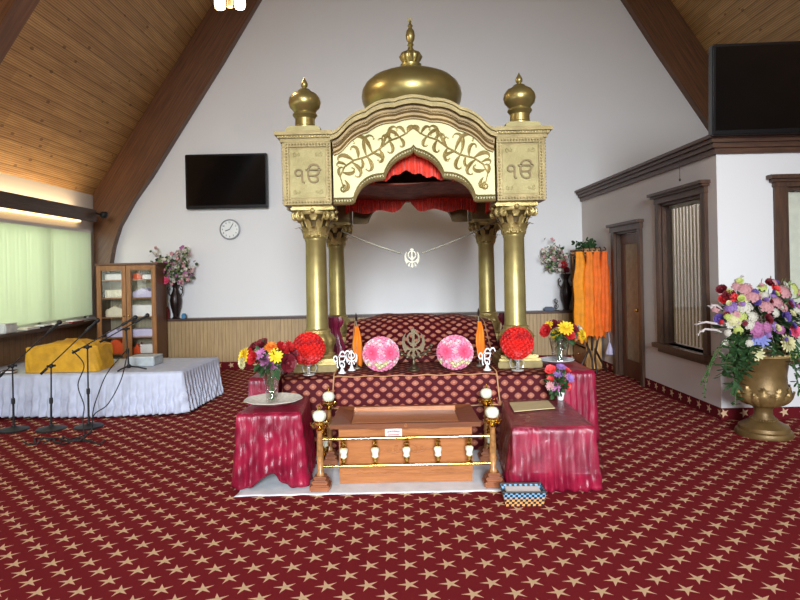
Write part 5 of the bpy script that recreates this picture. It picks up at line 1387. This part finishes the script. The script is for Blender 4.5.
sprays((vr.x, VY, lz+.53), (vr.x, VY, lz+.62), [(541, 256), (545, 250), (550, 245), (554, 243), (547, 262), (553, 256), (558, 252), (560, 262), (548, 268), (562, 247)],
       'pale pink blossom branches in the right bronze vase', ['f_blush', 'f_white', 'f_white', 'leaf2', 'leaf'], 28, .045, 10.12)
add_flower(bpy.data.objects['dried_flower_spray.001'], P(563, 265, 10.1), (0, -1, .2), .07, 'rose', 'red')
add_flower(bpy.data.objects['dried_flower_spray.001'], P(566, 270, 10.1), (.2, -1, .2), .06, 'rose', 'dred')
add_flower(bpy.data.objects['dried_flower_spray'], P(166, 281, 10.0), (0, -1, .2), .07, 'rose', 'hot')
# greenery on top of the right cabinet
t = thing('ivy_plant', 'trailing green ivy lying along the top of the right cabinet', 'plant', (3.0, 9.6, 1.892)); mb = MB(); rnd = random.Random(3)
for i in range(110):
    x = rnd.uniform(2.88, 3.1); y = rnd.uniform(9.42, 9.7); z = 1.90+abs(rnd.gauss(0, .05)); d = Vector([rnd.gauss(0, 1) for _ in range(3)]).normalized(); petal(mb, Vector((x, y, z)), d+Vector((0, 0, .6)), d.orthogonal(), .06, .035, 0, .15)
for px, py in ((576, 243), (580, 247), (592, 243), (594, 249), (586, 250)):
    e = P(px, py, 9.55)
    for k_ in range(9):
        d = Vector([rnd.gauss(0, 1) for _ in range(3)]).normalized(); petal(mb, e+d*.02, d, d.orthogonal(), .06, .035, 0, .15)
mb.build('leaves', M['leaf'], t, w=True, smooth=False, fixn=False)
mb = MB()
for px, py in ((576, 243), (580, 247), (592, 243), (594, 249), (586, 250)):
    e = P(px, py, 9.55); mb.tube([(3.0, 9.55, 1.895), e.lerp(Vector((3.0, 9.55, 1.9)), .5)+Vector((0, 0, .02)), e], .004, 4)
mb.build('vine', M['stem'], t, w=True)
# small items on the ledges
def item(px, y0, y1, wpx, m, name, label, cat, Y=10.2, d=.06):
    a = P(px, y1, Y); w2 = wpx*Y/F/2; h = (y1-y0)*Y/F; t = thing(name, label, cat, (a.x, Y, lz))
    MB().box((-w2, -d/2, 0), (w2, d/2, h*.8), .006).box((-w2*.7, -d/2+.005, h*.8), (w2*.7, d/2-.005, h), .004).build('body', m, t)
item(167, 308, 320, 4, M['redb'], 'small_tin', 'small red tin on the ledge beside the left bronze vase', 'tin')
item(184, 315, 320, 4, M['blueb'], 'small_carton', 'small blue carton on the ledge right of the left bronze vase', 'carton')
item(549, 309, 313, 10, mat('small_blue_frame', (70, 84, 104), .5), 'small_case', 'low dark blue case on the ledge near the right bronze vase', 'case')
t = thing('wire_ornament', 'small black scrolled wire ornament on the ledge beside the right vase', 'ornament', (P(556, 312, 10.2).x, 10.2, lz))
mb = MB().cbox((0, 0, .006), (.1, .05, .012))
spiral(mb, (0, 0, .07), Vector((1, 0, 0)), .05, .007, 1.4, 16); spiral(mb, (.01, 0, .16), Vector((-1, 0, 0)), .045, .007, 1.4, 16); mb.cyl((0, 0, .01), (0, 0, .2), .006, 6)
mb.build('wire_scroll', M['black'], t)

# ================================================================== WALL THINGS
def tv(x0, x1, z0, z1, y, label, depth=.07, tilt=0, bez=.035):
    t = thing('television', label, 'television', ((x0+x1)/2, y, (z0+z1)/2)); w2, h2 = (x1-x0)/2, (z1-z0)/2
    MB().box((-w2, -depth/2, -h2), (w2, depth/2, h2), .012).box((-w2*.6, depth/2, -h2*.6), (w2*.6, depth/2+.03, h2*.6), .01).build('casing', M['bezel'], t)
    MB().box((-w2+bez, -depth/2-.002, -h2+bez*1.6), (w2-bez, -depth/2+.004, h2-bez)).build('screen', M['screen'], t, smooth=False)
    MB().box((-.2, depth/2+.03, -.15), (.2, depth/2+.06, .15)).build('wall_bracket', M['black'], t, smooth=False)
    t.rotation_euler = (tilt, 0, 0); return t
a = P(184.5, 154.5, 10.2); b = P(268, 207.5, 10.2)
tv(a.x, b.x, b.z, a.z, 10.245, 'black flat television mounted on the white back wall')
a = P(709.5, 43, 5.92); b = P(709, 134.0, 5.92)
tvr = tv(a.x+.045, a.x+1.76, b.z+.0, a.z, 5.97, 'large black television above the office corner, top right', .10, math.radians(-3), .03)
tvr.rotation_euler = (math.radians(3), 0, math.radians(-3))

c_ = P(230, 229.5, WY-.02); t = thing('wall_clock', 'round white wall clock with grey rim below the television', 'clock', c_)
cm = MB(); cm.X = Matrix.Rotation(PI/2, 4, 'X'); cm.lathe([(.168, -.02), (.178, 0), (.175, .03), (.158, .035), (.152, .02)], seg=48, cap=False); cm.build('rim', M['clockr'], t)
cm = MB(); cm.X = Matrix.Rotation(PI/2, 4, 'X'); cm.lathe([(.152, .0), (.152, .018)], seg=48); cm.build('dial', M['clockf'], t)
mb = MB()
for h_, L_, w_ in ((-1.9, .08, .007), (.55, .115, .005)): mb.tube([(0, -.024, 0), (math.sin(h_)*L_, -.024, math.cos(h_)*L_)], w_, 6)
mb.build('hand', M['black'], t)
for i in range(1, 13):
    a_ = i*PI/6; glyph_obj('numeral', str(i), .028, .003, M['black'], t, (math.sin(a_)*.122, -.020, math.cos(a_)*.122))
# light switch, pull cord
q = A+dA*(onA(611, 288)-.0)+nA*.006
mb = MB(); tt = onA(611.5, 288); wallbox(mb, tt-.04, tt+.04, P(611, 293, 9.1).z, P(611, 284, 9.1).z, .001, .012)
sw = thing('light_switch', 'white light switch plate on the office wall left of the door', 'switch', A+dA*tt+Vector((0, 0, 1.35)))
mb.build('plate', M['paper'], sw, w=True, smooth=False)
mb = MB(); wallbox(mb, tt-.012, tt+.012, 1.31, 1.37, .012, .02); mb.build('toggle', M['clockr'], sw, w=True, smooth=False)
tt = onA(687, 170); q = A+dA*tt+nA*.085
t = thing('pull_cord', 'thin dark pull cord dangling from the crown moulding', 'cord', (q.x, q.y, 2.73))
MB().cyl((0, 0, -.16), (0, 0, .06), .0025, 6).build('cord', M['black'], t); MB().ball((0, 0, -.17), .012, 8, 6, (1, 1, 1.4)).build('bead', M['black'], t)
# sill clutter
p = P(12, 330, 7.9); sx = LX+.12
t = thing('plastic_tub', 'clear white plastic tub on the window sill at the left edge', 'tub', (sx, P(14, 330, 7.75).y, wz0-.022))
MB().box((-.06, -.12, 0), (.06, .12, .11), .012).build('tub_body', M['tub'], t); MB().box((-.065, -.125, .11), (.065, .125, .122), .005).build('tub_lid', M['paper'], t)
rnd = random.Random(12)
for i, (yy_, m_, nm, lab) in enumerate(((8.2, 'paper', 'paper_pile', 'white papers on the sill just right of the plastic tub'), (8.55, 'black', 'dark_folder', 'dark folder on the middle of the window sill'), (8.95, 'paper', 'paper_pile', 'loose white papers on the sill left of the cabinet'), (9.35, 'redb', 'small_book', 'small dark red book on the sill nearest the cabinet'))):
    t = thing(nm, lab, 'papers' if i in (0, 2) else ('folder' if i == 1 else 'book'), (sx, yy_, wz0-.022), rnd.uniform(-.15, .15))
    MB().box((-.07, -.14, 0), (.07, .14, .018), .003).build('sheets', M[m_], t); MB().box((-.06, -.12, .018), (.065, .10, .03), .003).build('top_sheet', M['paper' if m_ != 'paper' else 'cream2'], t)

# ================================================================== URN
UX, UY = P(763, 400, 5.62).x, 5.62
ur = thing('garden_urn', 'bronze gold footed urn with acanthus relief by the office corner', 'urn', (UX, UY, 0))
rp = lambda px: px*UY/F
def uz(y): return P(763, y, UY).z
MB().lathe([(rp(25.5), 0), (rp(26), .02), (rp(25), .045), (rp(23), .055), (rp(22.5), .085), (rp(20), .10), (rp(15), .125), (rp(11), .15)], seg=48).build('foot', M['urn'], ur)
mb = MB().lathe([(rp(11), .15), (rp(8.5), .19), (rp(8), .235), (rp(10), .265), (rp(12), .275), (rp(18), .30), (rp(23), .345), (rp(24.5), .40), (rp(22.5), .44), (rp(21.5), .47), (rp(21), .56), (rp(22.5), .66), (rp(25), .72), (rp(26.5), .745)], seg=56)
for i in range(32): a_ = i*2*PI/32; mb.ball((rp(11.5)*math.cos(a_), rp(11.5)*math.sin(a_), .145), .012, 6, 4)
mb.build('bowl', M['urn'], ur)
mb = MB()
up_ = [(.285, 15), (.30, 18), (.32, 20.8), (.345, 23), (.37, 24.1), (.40, 24.5), (.42, 23.8), (.44, 22.5), (.47, 21.5), (.50, 21.3)]
def ur_(z):
    for (a0, b0), (a1, b1) in zip(up_, up_[1:]):
        if z <= a1: return rp(b0+(b1-b0)*(z-a0)/(a1-a0))
    return rp(21.3)
for i in range(20):
    an = i*PI/10+.1; zt_ = .47 if i % 2 else .42; pr = None; N = 14
    for j in range(N+1):
        t = j/N; z = .288+(zt_-.288)*t; ww = (.055 if i % 2 else .045)*(math.sin(PI*(.12+.85*t))**.7)*(1+.28*math.cos(j*PI)); row = []
        for q in (-1, -.5, 0, .5, 1):
            a2 = an+q*ww/ur_(z); r = ur_(z)+.004+.016*(1-abs(q))+(.012*max(0, t-.75)*4)
            row.append(mb.v((r*math.cos(a2), r*math.sin(a2), z)))
        if pr:
            for q in range(4): mb.f([pr[q], pr[q+1], row[q+1], row[q]])
        pr = row
mb.build('acanthus_relief', gold('urn_relief', (124, 98, 56), (168, 138, 88), .4, .4, .5), ur)
mb = MB().lathe([(rp(24), .735), (rp(27.5), .745), (rp(28), .76), (rp(26), .77), (rp(23), .76), (rp(23), .70), (rp(1), .70)], seg=56)
for i in range(28): a_ = i*2*PI/28; mb.ball((rp(27)*math.cos(a_), rp(27)*math.sin(a_), .765), .020, 8, 5, (1, 1, .7))
mb.build('rim', gold('urn_rim', (164, 136, 86), (196, 168, 114), .45, .3, .3), ur)
ua = thing('urn_arrangement', 'big mixed artificial flower arrangement spilling over the bronze gold urn', 'flowers', (UX, UY, .75)); rnd = random.Random(99)
def UP(px, py, dy): return P(px, py, UY-dy)
spec = [(722, 290, 6, 'rose', 'dred'), (729, 296, 7, 'rose', 'dred'), (724, 300, 6, 'rose', 'red'), (737, 287, 6, 'hydra', 'blush'), (745, 290, 8, 'hydra', 'blush'), (752, 297, 8, 'hydra', 'blush'), (762, 288, 5, 'hydra', 'lime'), (770, 284, 6, 'rose', 'dred'), (775, 290, 6, 'rose', 'coral'), (783, 293, 8, 'hydra', 'blush'), (792, 290, 8, 'hydra', 'lime'), (798, 296, 8, 'hydra', 'blush'), (755, 302, 6, 'rose', 'purple'), (784, 317, 7, 'rose', 'purple'), (720, 319, 6, 'rose', 'purple'), (734, 320, 8, 'hydra', 'cream'), (744, 308, 8, 'hydra', 'white'), (731, 308, 7, 'hydra', 'lilac'), (740, 316, 7, 'hydra', 'lime'), (766, 307, 8, 'hydra', 'blush'), (776, 303, 7, 'hydra', 'blush'), (767, 319, 6, 'rose', 'dred'), (757, 330, 9, 'hydra', 'mauve'), (766, 328, 7, 'hydra', 'mauve'), (774, 327, 6, 'hydra', 'lilac'), (760, 339, 9, 'daisy', 'blue'), (795, 331, 7, 'mum', 'hot'), (788, 343, 9, 'mum', 'cream'), (792, 355, 6.5, 'mum', 'lime'), (757, 354, 7, 'daisy', 'cream'), (797, 312, 7, 'hydra', 'white'), (806, 325, 9, 'hydra', 'cream'), (808, 300, 9, 'hydra', 'blush'), (812, 340, 9, 'rose', 'dred'), (752, 317, 6, 'hydra', 'white'), (790, 304, 6, 'rose', 'lilac'), (728, 313, 5, 'hydra', 'blush'), (744, 299, 6, 'hydra', 'cream'), (716, 309, 5, 'hydra', 'blush'), (749, 325, 6, 'hydra', 'white'), (775, 313, 5, 'hydra', 'white'), (780, 330, 5, 'hydra', 'mauve'), (728, 333, 4, 'hydra', 'white'), (726, 344, 4, 'daisy', 'white'), (724, 356, 4, 'daisy', 'white'), (730, 325, 4, 'daisy', 'white'), (727, 365, 3.5, 'daisy', 'cream'), (738, 330, 5, 'hydra', 'lime'), (761, 296, 5, 'hydra', 'cream'), (735, 298, 5, 'rose', 'coral'), (786, 286, 5, 'daisy', 'white'), (740, 281, 4, 'daisy', 'lime')]
rs2 = random.Random(4)
for i in range(44):
    a_ = rs2.uniform(0, 6.28); q_ = rs2.uniform(.35, 1.05); spec.append((764+46*q_*math.cos(a_), 312-30*q_*math.sin(a_) if math.sin(a_) > 0 else 312-34*q_*math.sin(a_), rs2.uniform(2.6, 4.2), rs2.choice(['daisy', 'rose', 'hydra', 'daisy']), rs2.choice(['white', 'lilac', 'mauve', 'dred', 'blush', 'lime', 'purple', 'cream', 'red'])))
for x, y, r, kd, cl in spec:
    ex = (x-765)/45; ey = (y-325)/48; dy = .27*math.sqrt(max(.0, 1-min(1, ex*ex*.7+ey*ey*.7)))+.02
    p = UP(x, y, dy+.02*rs2.random()+(.03 if r < 4.3 else 0)); n = Vector((ex+rs2.uniform(-.4, .4), -1.0, -ey*.6+.3+rs2.uniform(-.3, .3))); add_flower(ua, p, n, r*(UY-dy)/F*1.0, kd, cl)
mb = MB(); cen = UP(765, 322, 0)
leaves(mb, cen, .30, 420, .11, .035, rnd, .1, (1.15, .8, .95)); mb.build('leaves', M['leaf'], ua, w=True, smooth=False, fixn=False)
mb = MB(); leaves(mb, cen+Vector((0, -.03, .04)), .36, 210, .075, .022, rnd, .2, (1.15, .8, 1.0)); mb.build('pale_leaves', M['leaf2'], ua, w=True, smooth=False, fixn=False)
def trail(mb, lm, pts, n, L):
    P_ = [UP(*q_) for q_ in pts]; mb.tube(P_, .004, 5)
    for i in range(n):
        t = i/(n-1)*(len(P_)-1); j = min(int(t), len(P_)-2); c = P_[j].lerp(P_[j+1], t-j); d = Vector((rnd.gauss(0, 1), rnd.gauss(-.3, .6), rnd.gauss(-.3, .7))).normalized(); petal(lm, c, d, d.orthogonal().normalized(), L*rnd.uniform(.6, 1.2), L*.3, 0, .1, .3)
vb = MB(); lm = MB()
for pts, n, L in (([(738, 335, .25), (728, 355, .3), (722, 375, .28)], 60, .09), ([(742, 335, .25), (735, 360, .33), (734, 385, .3)], 70, .10), ([(730, 335, .2), (716, 350, .25), (708, 368, .25), (700, 385, .22)], 26, .035), ([(726, 340, .2), (712, 362, .2), (706, 380, .2), (703, 398, .2)], 22, .03), ([(745, 345, .27), (740, 370, .32), (736, 392, .3), (735, 405, .3)], 40, .07), ([(790, 350, .25), (796, 370, .28), (799, 392, .28)], 40, .06), ([(795, 345, .2), (803, 370, .25), (806, 390, .25)], 50, .07), ([(752, 345, .3), (748, 355, .33), (744, 372, .33)], 50, .09), ([(775, 345, .25), (772, 348, .3), (776, 352, .32)], 24, .08)):
    trail(vb, lm, pts, n, L)
vb.build('trailing_vines', M['stem'], ua, w=True); lm.build('trailing_leaves', M['leaf'], ua, w=True, smooth=False, fixn=False)
for pts in ([(730, 328, .15), (718, 324, .18), (706, 322, .18), (697, 324, .18)], [(728, 335, .15), (716, 330, .18), (705, 329, .18), (699, 333, .18)], [(738, 290, .1), (735, 280, .1), (741, 277, .1)], [(726, 312, .15), (716, 305, .18), (711, 306, .18)]):
    mb = MB(); P_ = [UP(*q_) for q_ in pts]; mb.tube(P_, [.004]+[.010]*(len(P_)-2)+[.004], 6)
    for i in range(14):
        c = P_[-2].lerp(P_[-1], rnd.random()); d = (P_[-1]-P_[-2]).normalized()+Vector([rnd.gauss(0, .35) for _ in range(3)]); petal(mb, c, d, d.orthogonal().normalized(), .035, .01, 0, .3)
    mb.build('grass_plume', M['plume'], ua, w=True, smooth=False, fixn=False)

# ================================================================== PENDANT LAMP
lp = P(230, 5, 6.0)
pd = thing('pendant_lamp', 'cluster of lit glass shades hanging from the ceiling, top left', 'lamp', lp)
MB().cyl((0, 0, .32), (0, 0, 3.2), .01, 8).lathe([(.02, .32), (.09, .30), (.10, .27), (.03, .25)], seg=20).lathe([(.03, -.02), (.03, .25)], seg=12).build('lamp_body', M['lampb'], pd)
for dx, dy_ in ((-.10, 0), (.10, 0)):
    MB().lathe([(.001, -.035), (.045, -.035), (.055, .0), (.052, .10), (.035, .15), (.001, .15)], (dx, dy_, 0), 20).build('lamp_shade', M['lamp'], pd)
    MB().tube([(dx, dy_, .15), (dx, dy_, .24), (0, 0, .27)], .010, 6).build('lamp_arm', M['lampb'], pd)
l_ = point('pendant_glow', lp+Vector((0, 0, -.15)), 45, WARM, .12)
